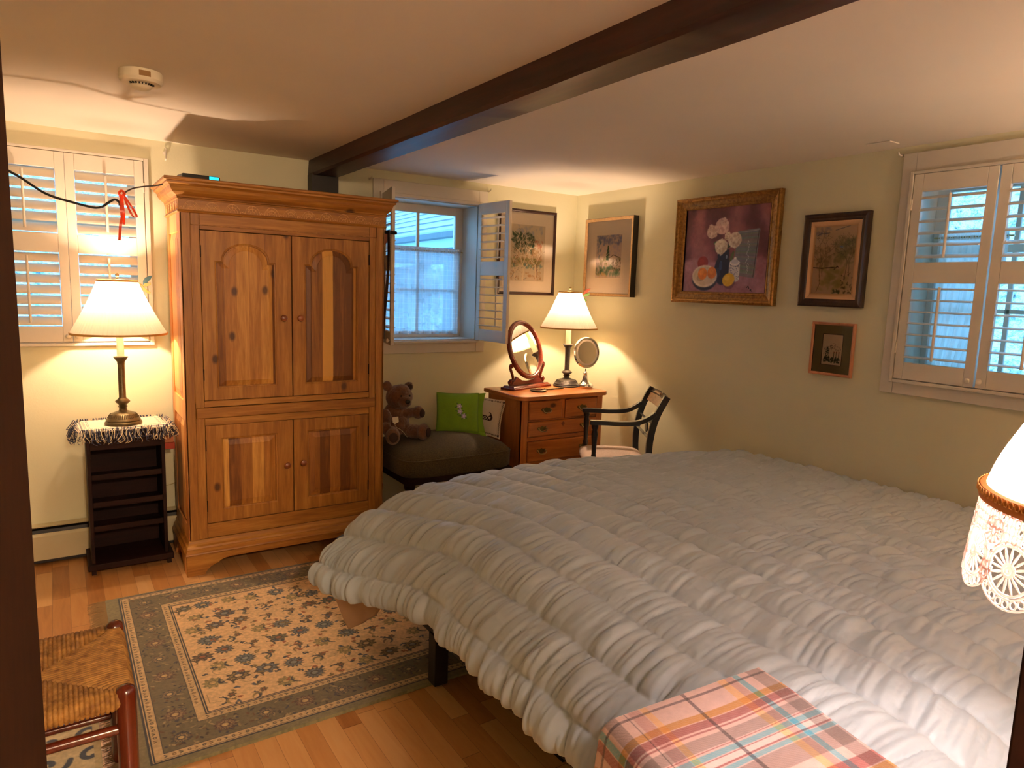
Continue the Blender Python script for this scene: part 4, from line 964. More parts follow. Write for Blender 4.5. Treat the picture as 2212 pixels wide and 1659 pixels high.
for s in (-1, 1):
    q = MB(); q.tube([(s*x, 0, z) for x, z in [(p.x, p.z) for p in smoothp([(.178, 0, .034), (.190, 0, .048), (.176, 0, .062), (.158, 0, .056), (.150, 0, .072), (.160, 0, .100), (.176, 0, .130), (.184, 0, .150), (.176, 0, .166), (.162, 0, .158)], 5)]], .010, 10, flat=.9)
    q.sph((s*.168, 0, .155), .013, .012, .013); q.sph((s*.176, 0, .052), .014, .012, .014)
    q.build('scroll_arm', mahog, om_, smooth=True, local=True)
tm = Matrix.Translation((-.012, .012, .262)) @ Matrix.Rotation(R_(-17), 4, 'X')
a_, b__ = .166, .192; fm = MB(); L = []
for k in range(72):
    t = 2*PI*k/72; cx, cz = math.cos(t), math.sin(t); ring = []
    for dr_, dy in ((-.020, .004), (-.020, -.006), (-.016, -.010), (-.011, -.007), (-.006, -.013), (.002, -.014), (.008, -.010), (.012, -.004), (.012, .010), (-.016, .010)):
        ring.append(tm @ Vector(((a_+dr_)*cx, dy, (b__+dr_)*cz)))
    L.append(ring)
fm.loops(L+[L[0]], cap=False).build('mirror_frame', mahog, om_, smooth=True, local=True, angle=50)
MB().add([tm @ Vector(((a_-.017)*math.cos(2*PI*k/72), 0, (b__-.017)*math.sin(2*PI*k/72))) for k in range(72)], [tuple(range(72))]).build('mirror_glass', mirror_m, om_, local=True)
MB().add([tm @ Vector(((a_-.01)*math.cos(2*PI*k/72), .0105, (b__-.01)*math.sin(2*PI*k/72))) for k in range(72)], [tuple(range(72))]).build('mirror_back', espresso, om_, local=True)
# make-up mirror -------------------------------------------------------------
mk = thing('makeup_mirror', (-.240, -.480, .8205), 'round chrome make-up mirror on a bell-shaped foot', 'mirror', R_(-4))
MB().lathe([(.001, 0), (.055, 0), (.057, .004), (.057, .020), (.053, .025), (.049, .026), (.040, .033), (.030, .044), (.022, .060), (.017, .080), (.014, .095), (.017, .100), (.014, .106), (.006, .112), (.005, .132), (.001, .132)], n=48, cap=False).build('mirror_stand', chrome, mk, smooth=True, local=True, angle=50)
tm2 = Matrix.Translation((0, 0, .246)) @ Matrix.Rotation(R_(-6), 4, 'X') @ Matrix.Rotation(R_(90), 4, 'X'); m3 = tm2.to_3x3()
rg = MB(); rg.lathe([(.090, .006), (.102, .009), (.108, .005), (.109, 0), (.108, -.005), (.102, -.009), (.070, -.012), (.001, -.013)], tm2.translation, 64, cap=False, m=m3); rg.build('mirror_shell', chrome, mk, smooth=True, local=True)
MB().lathe([(.0775, .0062), (.0905, .0062)], tm2.translation, 64, cap=False, m=m3).build('light_ring', plain('frosted_ring', S(206, 200, 192), .5), mk, smooth=True, local=True)
MB().lathe([(.0001, .0064), (.0780, .0064)], tm2.translation, 64, cap=False, m=m3).build('mirror_glass', mirror_m, mk, smooth=True, local=True)
# hand mirror ------------------------------------------------------------
hm = thing('hand_mirror', (-.60, -.505, .8205), 'ornate hand mirror lying face up on the dresser edge', 'mirror', R_(6))
MB().lathe([(.001, 0), (.050, 0), (.056, .004), (.056, .009), (.050, .013), (.044, .011)], (-.065, 0, 0), 40, cap=False).build('mirror_rim', bronze, hm, smooth=True, local=True)
MB().lathe([(.0001, .0108), (.0465, .0108)], (-.065, 0, 0), 40, cap=False).build('mirror_glass', mirror_m, hm, local=True)
MB().tube([(-.012, 0, .007), (.02, 0, .007), (.05, 0, .007), (.09, 0, .007), (.12, 0, .007), (.15, 0, .007), (.165, 0, .006)], [.010, .005, .0065, .005, .0065, .006, .002], 10).build('handle', bronze, hm, smooth=True, local=True)

# ============================================================= ARMCHAIR
F0 = Vector((-.480, -.800, 0)); wv_ = Vector((-.545, -.838, 0)); bv = Vector((.838, -.545, 0))
def CP(a, b, z): p = F0+wv_*a+bv*b; return (p.x, p.y, z)
ch = thing('armchair', (-.44, -1.05, 0), 'dark wooden armchair with sabre back posts and pale seat beside the dresser', 'chair')
cw = .42
def bar(P, sx, sy, nm, m=blackgloss, n=6):
    P = smoothp(P, n); L = []
    for i, p in enumerate(P):
        d = (P[min(i+1, len(P)-1)]-P[max(i-1, 0)]).normalized(); e1 = wv_.copy(); e1 = (e1-d*e1.dot(d)).normalized(); e2 = d.cross(e1)
        a, c_ = (sx[i*(len(sx)-1)//(len(P)-1)] if isinstance(sx, list) else sx), sy
        L.append([p+e1*a+e2*c_, p-e1*a+e2*c_, p-e1*a-e2*c_, p+e1*a-e2*c_])
    b = MB(); b.loops(L); k = len(b.v)-4; b.f.append((3, 2, 1, 0)); return b.build(nm, m, ch, bev=.003, angle=50)
for a in (0, cw):
    bar([CP(a, .46, 0), CP(a, .375, .20), CP(a, .335, .42), CP(a, .325, .56), CP(a, .335, .68), CP(a, .365, .79), CP(a, .415, .893)], .013, .019, 'back_post')
    MB().lathe([(.001, 0), (.012, 0), (.014, .03), (.019, .30), (.020, .40), (.018, .44), (.016, .46), (.013, .50), (.016, .52), (.013, .54), (.015, .60), (.019, .66), (.014, .685), (.021, .70), (.020, .716), (.001, .716)], CP(a, 0, 0), 20, cap=False).build('front_leg', blackgloss, ch, smooth=True, angle=50)
    bar([CP(a, -.03, .728), CP(a, .06, .728), CP(a, .16, .726), CP(a, .25, .734), CP(a, .31, .760), CP(a, .352, .790)], .019, .013, 'armrest')
bar([CP(.0, .414, .875), CP(cw/2, .424, .880), CP(cw, .414, .875)], .016, .008, 'top_rail')
crm = mottled('carved_crest', S(120, 82, 56), S(188, 148, 112), 90, .4, .4, .002)
q = MB(); L = []
for k in range(13):
    a = .02+(cw-.04)*k/12; c_ = .010*math.sin(PI*k/12)
    L.append([CP(a, .378+c_, .812), CP(a, .405+c_, .868), CP(a, .418+c_, .862), CP(a, .392+c_, .806)])
q.loops(L).build('crest_panel', crm, ch, bev=.003)
MB().tube([CP(a_, .402+.010*math.sin(PI*a_/cw), .884) for a_ in np.linspace(.14, .28, 8)], .010, 10).build('crest_tablet', crm, ch, smooth=True)
bar([CP(0, .331, .635), CP(cw/2, .338, .628), CP(cw, .331, .635)], .011, .008, 'lower_rail')
bar([CP(0, .345, .725), CP(cw/2, .352, .715), CP(cw, .345, .725)], .007, .006, 'lower_rail')
pt = MB(); pt.lathe([(.001, -.006), (.03, -.006), (.034, 0), (.03, .006), (.001, .006)], CP(cw/2, .348, .672), 24, cap=False, m=(Matrix.Rotation(math.atan2(bv.y, bv.x), 3, 'Z') @ Matrix.Rotation(R_(90), 3, 'Y'))); pt.build('splat_rosette', blackgloss, ch, smooth=True, angle=40)
rl = MB()
for A, B in (((0, 0), (cw, 0)), ((0, .33), (cw, .33))): bar([CP(A[0], A[1], .435), CP((A[0]+B[0])/2, A[1], .435), CP(B[0], B[1], .435)], .022, .012, 'seat_rail')
for a in (0, cw): bar([CP(a, 0, .435), CP(a, .16, .435), CP(a, .33, .435)], .012, .022, 'seat_rail')
stm = mottled('pale_seat_fabric', S(202, 176, 160), S(224, 204, 190), 130, .9, .5, .002)
L = []; K = 48
for f, z in ((.99, .458), (1.0, .466), (1.0, .474), (.96, .490), (.85, .500), (.6, .508), (.3, .511), (.02, .512)):
    ring = []
    for k in range(K):
        t = 2*PI*k/K; c_, s_ = math.cos(t), math.sin(t); p = .32
        ring.append(CP(cw/2+(cw/2+.02)*f*math.copysign(abs(c_)**p, c_), .145+.195*f*math.copysign(abs(s_)**p, s_), z))
    L.append(ring)
MB().loops(L).build('seat', stm, ch, smooth=True, angle=70)
# ============================================================= PICTURES
def frame(thingname, rz, s0, s1, z0, z1, prof, m, label, cv, cvm, ins, cat='picture', mat_c=None, gl=True, dd=.0, linerm=None, liner=0, side=None):
    """hung on a wall: s along the wall, prof = (inset, depth-from-wall) of the moulding"""
    Rm = Matrix.Rotation(rz, 4, 'Z'); loc = Rm @ Vector(((s0+s1)/2, -.002, (z0+z1)/2))
    r = thing(thingname, loc, label, cat, rz); W_, H_ = s1-s0, z1-z0
    def ring(i, d): return [(-W_/2+i, -d, -H_/2+i), (W_/2-i, -d, -H_/2+i), (W_/2-i, -d, H_/2-i), (-W_/2+i, -d, H_/2-i)]
    MB().loops([ring(i, d) for i, d in prof], cap=False).build('frame', m, r, local=True)
    i = prof[-1][0]; d = prof[-1][1]
    if side: MB().loops([ring(.0, .0008), ring(-.0012, .0012), ring(-.0012, prof[1][1]), ring(.0008, prof[1][1]+.0015)], cap=False).build('frame_side', side, r, local=True)
    if linerm: 
        MB().loops([ring(i-.001, d+.002), ring(i+liner*.5, d-.001), ring(i+liner, d-.004)], cap=False).build('liner', linerm, r, local=True)
    # painted sheet (mat board and picture are one flat sheet)
    w, h = cv.w, cv.h
    O = Rm @ Vector((-w/2, -(d-.005), h/2)); O = np.array(loc)+np.array(O)-0
    U = np.array((Rm @ Vector((1, 0, 0)))[:]); V = np.array((0, 0, -1.0))
    canvas_mesh(cv, 'painting' if not mat_c else 'print', cvm, r, plane_fn(O, U, V))
    MB().box(-W_/2+.004, W_/2-.004, -.004, -.001, -H_/2+.004, H_/2-.004).build('backing', espresso, r, local=True)
    if gl: MB().add(ring(i-.001, d-.002), [(0, 1, 2, 3)]).build('glass', glass, r, local=True)
    return r
oil = attr_mat('oil_paint', .45, .15, .25, 160); wc = attr_mat('watercolour_paper', .8)
goldf = mottled('gold_frame', S(112, 78, 34), S(168, 124, 60), 70, .32, .15, .001, .55)
goldl = mottled('pale_gold_frame', S(178, 140, 92), S(206, 168, 118), 60, .35, .1, .001, .35)
darkf = wood('walnut_frame', S(30, 18, 12), S(54, 34, 22), S(78, 52, 34), 'Z', 'X', rough=.35)
mahf = wood('red_brown_frame', S(30, 14, 10), S(48, 24, 16), S(64, 34, 24), 'X', 'Z', rough=.3)
oakf = wood('oak_frame', S(160, 96, 66), S(196, 130, 92), S(214, 152, 112), 'Z', 'X', rough=.4)
rr = random.Random(5)
# still life -------------------------------------------------------------
w, h = .600, .505; c = Canvas(w, h, .0022, (104, 52, 60)); X, Y = c.X/w, c.Y/h
def drape(cc, X, Y):
    x = X/w; y = Y/h
    q = .5+.5*np.sin(x*16+2.5*np.sin(y*3+x*2)+fbm(x*4, y*3, 2)*5); base = np.array([92, 44, 52])/255*(1-q[..., None])+np.array([148, 92, 96])/255*q[..., None]
    q2 = fbm(x*7, y*7, 8); low = np.array([128, 78, 92])/255*(1-q2[..., None])+np.array([176, 134, 148])/255*q2[..., None]
    k = np.clip((y-.60+.03*np.sin(x*9))/.05, 0, 1)[..., None]; return base*(1-k)+low*k
c.mapf(drape)
P_ = lambda u, v: (u*w, v*h)
def E2(u, v, a, b, col, ang=0, al=1, soft=.1): c.ell(u*w, v*h, a*w, b*w, col, ang, al, soft)
# tile board
for k in range(40):
    t = k/39; c.line([P_(.66+.0*t-.02*t, .31+.46*t), P_(.89-.03*t, .29+.52*t)], .010, (104+int(20*rr.random()), 108+int(18*rr.random()), 112+int(16*rr.random())))
c.line([P_(.89, .29), P_(.86, .81)], .003, (60, 50, 56)); c.line([P_(.66, .31), P_(.89, .29)], .002, (150, 154, 156))
for k in range(16): u = .77+.02*rr.random(); v = .40+.35*k/15; c.line([P_(u, v), P_(u+.02*rr.uniform(-1, 1), v+.02)], .0022, (176, 180, 180))
E2(.24, .645, .072, .068, (134, 26, 22)); E2(.225, .63, .03, .03, (168, 44, 32), al=.5)
# vase
E2(.495, .73, .105, .155, (16, 16, 40)); E2(.495, .57, .075, .05, (16, 16, 40)); c.rect(.43*w, .565*w, .50*h, .58*h, (16, 16, 40)); E2(.47, .68, .02, .05, (70, 90, 130), al=.6); E2(.535, .58, .012, .02, (150, 160, 180), al=.8); E2(.44, .76, .03, .05, (56, 66, 96), al=.5)
for k in range(8):
    c.line([P_(.49, .52), P_(.40+.03*k, .40+.02*(k % 3))], .005, (46, 66, 42))
E2(.39, .42, .03, .02, (60, 84, 50)); E2(.40, .48, .02, .03, (52, 76, 46)); E2(.60, .58, .02, .06, (86, 100, 66), .3)
def peony(u, v, r, c1, c2, c3):
    E2(u, v, r, r*.95, c1)
    for k in range(46):
        a = rr.uniform(0, 2*PI); q = r*math.sqrt(rr.random())*.9; x, y = u+q*math.cos(a), v+q*math.sin(a)*w/h; e = rr.uniform(.012, .026)
        E2(x, y, e, e*.7, rr.choice([c1, c2, c3]), rr.uniform(0, 3), .85, .35)
    for k in range(14):
        a = rr.uniform(0, 2*PI); q = r*rr.uniform(.3, .9); x, y = u+q*math.cos(a), v+q*math.sin(a)*w/h
        c.line([P_(x, y), P_(x+.02*math.cos(a+1.4), y+.025*math.sin(a+1.4))], .0015, (168, 130, 120), .6)
peony(.335, .285, .070, (214, 190, 178), (232, 214, 200), (196, 164, 152)); peony(.455, .225, .088, (212, 178, 172), (226, 200, 190), (190, 148, 144))
peony(.46, .46, .080, (220, 210, 190), (236, 228, 210), (196, 178, 154)); peony(.62, .39, .082, (214, 202, 184), (230, 220, 204), (190, 168, 148)); peony(.535, .345, .035, (224, 210, 190), (232, 222, 200), (200, 180, 150))
# bowl, oranges, lemon, jar
E2(.275, .835, .172, .125, (30, 30, 56)); E2(.272, .805, .170, .118, (212, 200, 182)); E2(.272, .80, .150, .098, (196, 180, 156)); E2(.22, .83, .05, .03, (130, 110, 92), al=.7)
E2(.245, .775, .062, .062, (222, 130, 24)); E2(.235, .76, .03, .03, (240, 160, 50), al=.6); E2(.365, .765, .060, .062, (220, 124, 22)); E2(.36, .75, .03, .03, (238, 156, 46), al=.6)
c.rect(.575*w, .70*w, .66*h, .84*h, (206, 204, 204)); E2(.6375, .84, .062, .028, (196, 194, 198)); E2(.6375, .655, .066, .034, (222, 220, 220)); E2(.6375, .635, .045, .024, (196, 198, 208)); E2(.64, .60, .016, .014, (226, 224, 224))
for k in range(34):
    u, v = rr.uniform(.585, .69), rr.uniform(.68, .85); c.line([P_(u, v), P_(u+rr.uniform(-.015, .015), v+rr.uniform(-.02, .02))], .0018, (52, 66, 120), .8)
c.line([P_(.575, .66), P_(.6, .685), P_(.64, .69), P_(.68, .685), P_(.70, .66)], .0022, (52, 62, 110))
E2(.585, .875, .075, .068, (70, 40, 50), al=.5); E2(.575, .845, .078, .066, (220, 178, 20), -.3); E2(.56, .825, .035, .025, (238, 206, 70), al=.7)
for a, b in (((.80, .93), (.815, .915)), ((.815, .915), (.825, .94)), ((.84, .96), (.85, .95)), ((.845, .955), (.855, .97))): c.line([P_(*a), P_(*b)], .0035, (30, 20, 34))
c.mapf(lambda cc, X, Y: cc*(.90+.2*fbm(X*60, Y*60, 9, 3))[..., None])
gp = [(0, .001), (0, .030), (.006, .036), (.014, .038), (.022, .034), (.028, .026), (.040, .022), (.052, .020), (.058, .022), (.064, .020), (.070, .012)]
frame('still_life_painting', -PI/2, 1.043, 1.797, 1.442, 2.076, gp, goldf, 'large gold-framed still life of white peonies, oranges and a lemon', c, oil, .07, gl=False)

def tree(c, x, y, hgt, col, wd=.0022, sp=.6, depth=5, al=.9):
    def br(x, y, a, L, d, wd):
        x2, y2 = x+L*math.cos(a), y-L*math.sin(a); c.line([(x, y), (x2, y2)], max(wd, .0009), col, al)
        if d == 0: return
        for s in (-1, 1): br(x2, y2, a+s*rr.uniform(.2, sp), L*rr.uniform(.6, .85), d-1, wd*.7)
    br(x, y, PI/2+rr.uniform(-.1, .1), hgt*.3, depth, wd)
def wash(c, x0, x1, y0, y1, col, n, r0, r1, al=.25):
    for k in range(n): c.ell(rr.uniform(x0, x1), rr.uniform(y0, y1), rr.uniform(r0, r1), rr.uniform(r0, r1)*.6, col, rr.uniform(0, 3), al, .5)
# woodland in snow (back wall)
c = Canvas(.468, .572, .0022, (240, 226, 206)); X0_, Y0_, X1_, Y1_ = .075, .088, .392, .490
c.rect(X0_, X1_, Y0_, Y1_, (214, 198, 172)); wash(c, X0_+.02, X1_-.02, Y0_+.01, Y0_+.08, (150, 160, 186), 26, .012, .03, .3)
wash(c, X0_+.03, X1_-.10, Y0_+.06, Y0_+.20, (40, 66, 38), 110, .010, .024, .5); wash(c, X0_+.03, X1_-.02, Y0_+.16, Y0_+.28, (176, 132, 84), 70, .01, .03, .35)
wash(c, X1_-.10, X1_-.015, Y0_+.11, Y0_+.16, (190, 110, 80), 24, .008, .018, .4)
wash(c, X0_+.02, X1_-.02, Y0_+.24, Y0_+.30, (110, 128, 60), 50, .008, .022, .4); wash(c, X0_+.02, X1_-.02, Y0_+.28, Y0_+.31, (70, 110, 116), 24, .008, .02, .4)
wash(c, X0_+.02, X1_-.02, Y0_+.33, Y1_-.015, (170, 120, 62), 44, .006, .018, .4)
for k in range(90):
    x, y = rr.uniform(X0_+.01, X1_-.03), rr.uniform(Y0_+.10, Y1_-.01); c.line([(x, y), (x+rr.uniform(-.02, .02), y+rr.uniform(-.012, .012))], .0016, rr.choice([(84, 66, 34), (44, 56, 34), (222, 206, 178), (146, 88, 54)]), .8)
cream = (232, 214, 184)
for x, L in ((.20, .38), (.205, .30), (.318, .37), (.13, .2)): tree(c, x, Y1_-.002, L, cream, .0045, .8, 4, 1)
tree(c, .322, Y1_-.004, .37, (140, 92, 66), .0028, .5, 3, .8); tree(c, .2, Y0_+.10, .10, (84, 66, 50), .0016, 1.2, 3, .8)
c.rect(0, c.w, 0, Y0_, (240, 226, 206)); c.rect(0, c.w, Y1_, c.h, (240, 226, 206)); c.rect(0, X0_, 0, c.h, (240, 226, 206)); c.rect(X1_, c.w, 0, c.h, (240, 226, 206))
pf = [(0, .001), (0, .020), (.004, .024), (.012, .023), (.017, .019), (.021, .014)]
frame('woodland_watercolour', 0, -.705, -.203, 1.450, 2.056, pf, mahf, 'watercolour of bare trees in a thin dark frame, partly behind the open shutter', c, wc, .018, mat_c=1)
# cottage watercolour
c = Canvas(.475, .52, .0022, (240, 224, 204)); X0_, Y0_, X1_, Y1_ = .105, .105, .370, .405
c.rect(X0_, X1_, Y0_, Y1_, (212, 190, 176)); wash(c, X0_, X1_, Y0_, Y0_+.07, (96, 110, 168), 60, .012, .03, .3); wash(c, X0_, X0_+.05, Y0_+.03, Y0_+.16, (96, 120, 150), 26, .01, .02, .35)
wash(c, X0_+.05, X1_-.02, Y0_+.08, Y0_+.14, (180, 166, 190), 30, .01, .025, .3); wash(c, X0_+.03, X1_, Y0_+.16, Y0_+.21, (120, 116, 60), 40, .008, .02, .4)
for k in range(60): v = k/60; c.ell(.232+rr.uniform(-.004-.014*v, .004+.014*v), Y0_+.075+.10*v, .004+.008*v, .004, (34, 74, 44), 0, .8, .4)
c.rect(.240, .345, .268, .318, (226, 212, 196)); c.line([(.235, .270), (.290, .245), (.350, .262)], .0035, (110, 96, 92))
for k in range(8): x = .244+k*.013; c.line([(x, .27), (x, .32)], .0018, (96, 84, 74))
wash(c, X0_, X1_, Y0_+.22, Y1_-.02, (58, 110, 76), 60, .010, .028, .35); wash(c, X1_-.09, X1_, Y0_+.17, Y0_+.25, (84, 70, 44), 40, .005, .012, .5); wash(c, X0_+.02, X0_+.12, Y1_-.04, Y1_, (214, 176, 120), 18, .01, .02, .5)
for k in range(12): c.line([(X0_+.004+k*.006, Y1_-.11), (X0_+.002+k*.006, Y1_-.02-.02*rr.random())], .0014, (70, 60, 44), .8)
tree(c, .335, Y0_+.07, .10, (60, 60, 74), .0018, 1.2, 3, .8)
mt_ = (240, 224, 204); c.rect(0, c.w, 0, Y0_, mt_); c.rect(0, c.w, Y1_, c.h, mt_); c.rect(0, X0_, 0, c.h, mt_); c.rect(X1_, c.w, 0, c.h, mt_)
fo = [(0, .001), (0, .046), (.002, .050), (.018, .046), (.020, .040)]
pr = frame('cottage_watercolour', -PI/2, .172, .678, 1.460, 2.008, fo, goldl, 'cottage watercolour in a pale gold frame above the corner lamp', c, wc, .02, mat_c=1, side=blackgloss)
# river watercolour
c = Canvas(.245, .36, .002, (206, 178, 148)); c.mapf(lambda cc, X, Y: cc*(.9+.16*fbm(X*9, Y*9, 5))[..., None])
wash(c, 0, .1, .01, .05, (120, 112, 140), 14, .01, .02, .3); c.line([(.02, .055), (.04, .045), (.09, .042)], .002, (70, 74, 100)); c.line([(.12, .03), (.18, .015), (.23, .0)], .002, (90, 92, 110))
wash(c, .03, .10, .16, .23, (120, 104, 74), 30, .01, .02, .3); wash(c, .13, .24, .08, .20, (124, 124, 84), 50, .012, .03, .3)
wash(c, .05, .20, .22, .33, (142, 138, 78), 50, .012, .03, .3); wash(c, .17, .24, .24, .35, (66, 60, 40), 40, .004, .010, .6); wash(c, .13, .17, .33, .35, (48, 66, 40), 20, .004, .01, .6)
wash(c, .015, .11, .11, .20, (132, 118, 92), 60, .006, .016, .3); wash(c, .12, .24, .06, .19, (112, 112, 80), 70, .006, .018, .3)
for x in (.05, .065, .19, .21): tree(c, x, .26, .22, (88, 74, 62), .0022, .9, 5, .55)
c.line([(.0, .215), (.06, .22), (.13, .215)], .003, (60, 52, 40)); c.line([(.13, .225), (.145, .21), (.15, .215)], .003, (58, 50, 44)); c.line([(.05, .25), (.055, .30), (.04, .34)], .002, (120, 100, 70))
pd_ = [(0, .001), (0, .026), (.008, .030), (.016, .028), (.024, .024), (.032, .024), (.040, .018)]
frame('river_watercolour', -PI/2, 1.946, 2.297, 1.452, 1.922, pd_, darkf, 'riverside trees picture in a wide dark walnut frame with cream liner', c, wc, .04, linerm=plain('linen_liner', S(214, 172, 128), .9), liner=.026)
# mountain print
c = Canvas(.206, .245, .0018, (112, 102, 72)); c.rect(.046, .160, .044, .205, (20, 16, 12)); c.rect(.049, .157, .047, .202, (206, 186, 162))
for k in range(80):
    x = rr.uniform(.055, .15); y = .09+.5*abs(x-.112)+rr.uniform(0, .03); c.line([(x, y), (x+rr.uniform(-.008, .008), y+rr.uniform(0, .009))], .0014, rr.choice([(110, 90, 84), (150, 128, 114), (90, 72, 66)]), .7)
wash(c, .058, .148, .165, .19, (20, 44, 34), 70, .004, .010, .8)
for k in range(40): v = k/40; c.ell(.078+rr.uniform(-.003-.010*v, .003+.010*v), .115+.06*v, .004, .0025, (20, 48, 40), 0, .9, .4)
for x in (.115, .128, .142): c.line([(x, .135), (x, .17)], .0018, (40, 48, 36)); c.ell(x, .138, .003, .004, (110, 60, 40))
frame('mountain_print', -PI/2, 2.039, 2.273, 1.101, 1.373, [(0, .001), (0, .016), (.004, .019), (.010, .018), (.014, .012)], oakf, 'small mountain and fir tree print in a light oak frame', c, wc, .014, mat_c=1)
# ============================================================= BED
ss = lambda t: t*t*(3-2*t)
bd_ = thing('bed', (-1.15, -2.66, 0), 'wide bed with black frame legs under the gathered comforter', 'bed')
MB().box(-2.21, -.06, -3.60, -1.70, .20, .27).build('bed_frame', black, bd_, bev=.004)
for x, y in ((-2.188, -2.04), (-2.02, -2.60), (-2.135, -3.50), (-.10, -1.80), (-.10, -2.60), (-.10, -3.50)):
    MB().box(x-.028, x+.028, y-.028, y+.028, 0.012 if (x < -2 and y > -2.06) else 0, .21).build('leg', black, bd_, bev=.003)
MB().box(-2.19, -.05, -3.63, -1.67, .27, .42).build('box_spring', beige_cloth, bd_, bev=.03)
MB().box(-2.20, -.05, -3.64, -1.66, .42, .60).build('mattress', plain('mattress_ticking', S(200, 192, 180), .9), bd_, bev=.05, )
# under sheet corner
def sheetf(x, y):
    u = x/.52; v = y/.30
    zb = np.interp(u, [0, .12, .40, .88, 1], [.20, .15, .075, .24, .33])
    X = -2.405+.05*u+.006*np.sin(u*14)+.012*v*np.sin(u*5)
    return np.stack([X, -1.40-u*.52, .35+(zb-.35)*v], -1)
cs = Canvas(.52, .30, .01, (178, 146, 116)); st_ = canvas_mesh(cs, 'under_sheet', attr_mat('sheet_cotton', .9, 0, .3, 300), None, sheetf)
so = st_.modifiers.new('s', 'SOLIDIFY'); so.thickness = .012
tag(st_, 'beige cloth corner hanging below the comforter above the rug', 'blanket')

# comforter: profile along x (head -> foot) and along y (far -> near)
def spline(P, s):
    P = np.array(P, float); d = np.r_[0, np.cumsum(np.hypot(*np.diff(P, axis=0).T))]
    # catmull-rom resample, dense, then arc-length
    o = []
    for i in range(len(P)-1):
        a, b, c_, e = P[max(i-1, 0)], P[i], P[i+1], P[min(i+2, len(P)-1)]
        for t in np.linspace(0, 1, 30, endpoint=False): o.append(.5*((2*b)+(c_-a)*t+(2*a-5*b+4*c_-e)*t*t+(3*b-a-3*c_+e)*t**3))
    o.append(P[-1]); o = np.array(o); L = np.r_[0, np.cumsum(np.hypot(*np.diff(o, axis=0).T))]
    return np.interp(s*L[-1], L, o[:, 0]), np.interp(s*L[-1], L, o[:, 1]), L[-1]
farP = [(-.045, .600), (-.35, .632), (-.80, .655), (-1.25, .683), (-1.55, .692), (-1.80, .682), (-2.00, .662), (-2.16, .622), (-2.29, .555), (-2.39, .468), (-2.46, .385), (-2.485, .32), (-2.455, .275)]
midP = [(-.045, .600), (-.35, .640), (-.80, .662), (-1.25, .680), (-1.55, .684), (-1.80, .678), (-2.00, .660), (-2.14, .620), (-2.24, .555), (-2.31, .485), (-2.345, .435), (-2.355, .40), (-2.335, .375)]
yP = [(-1.50, .30), (-1.485, .38), (-1.495, .50), (-1.54, .60), (-1.62, .655), (-1.74, .680), (-2.0, .690), (-2.6, .694), (-3.2, .690), (-3.50, .683), (-3.66, .655), (-3.76, .585), (-3.80, .48), (-3.80, .36)]
NU, NV = 520, 640
su = np.linspace(0, 1, NU); sv = np.linspace(0, 1, NV)
fx, fz, LU = spline(farP, su); mx_, mz, _ = spline(midP, su); yy, yz, LV = spline(yP, sv)
A = np.clip((-1.55-yy)/.75, 0, 1); A = (A*A*(3-2*A))[:, None]     # 0 far .. 1 mid
Xg = fx[None]*(1-A)+mx_[None]*A; Zx = fz[None]*(1-A)+mz[None]*A; Yg = np.repeat(yy[:, None], NU, 1)
HEM = .285; k = np.clip((yz-HEM)/(.690-HEM), 0, 1.03)[:, None]
Zg = HEM+(Zx-HEM)*k
inset = np.clip((.55-yz)/.25, 0, 1)[:, None]*np.clip((-2.0-Xg)/.5, 0, 1); Xg = Xg+.10*inset
U = su[None]*LU*np.ones((NV, 1)); V = sv[:, None]*LV*np.ones((1, NU))
Zg += .012*(fbm(U*1.6, V*1.6, 21)-.5)*2*np.clip((Zx-.5)/.1, 0, 1)
P3 = np.stack([Xg, Yg, Zg], -1)
du = np.gradient(P3, axis=1); dv = np.gradient(P3, axis=0); Nn = np.cross(du, dv); Nn /= np.linalg.norm(Nn, axis=-1, keepdims=True)+1e-9
if Nn[NV//2, NU//3, 2] < 0: Nn = -Nn
row = .158
Uw = U+.010*(fbm(V*3.1, U*.8, 31)-.5)*2
r_i = np.floor(Uw/row); fr_ = Uw/row-r_i
env = np.sin(PI*fr_)
puff = env**.55
def billow(a): return np.abs(2*a-1)
hang = np.clip((.66-Zx)/.2, 0, 1)*np.ones_like(U)
skew = (fr_-.5)*.05*(hsh(r_i, r_i*0+3, 5)*2-1)
Vn = V+skew+.016*(fbm(U*7, V*5, 41)-.5)
f1 = billow(vn(Vn/.046, r_i*7.3+U*1.6, 51)); f2 = billow(vn(Vn/.024, r_i*3.1+U*5, 61)); f3 = billow(vn(Vn/.014+17, r_i*9.7+U*9.0, 71))
near_line = np.exp(-(np.minimum(fr_, 1-fr_)*row/.016)**2)
gath = vn(V/.0085, r_i+np.round(fr_), 81)
cr = fbm(U*18, V*30, 91)
var = .55+.9*fbm(U*2.3, V*2.3, 97)
D = .015*puff*(.8+.4*fbm(U*3, V*3, 95))+var*((.019+.022*hang)*env**.5*(f1**.6-.4)+(.012+.006*hang)*env**.3*(f2**.6-.4)+.0055*env**.2*(f3**.6-.4))+.0055*near_line*(gath-.5)+.006*(cr-.5)*env
bnd = np.clip(np.minimum(sv, 1-sv)/.012, 0, 1)[:, None]*np.clip((1-su)/.012, 0, 1)[None]
P3 = P3+Nn*(D*bnd)[..., None]
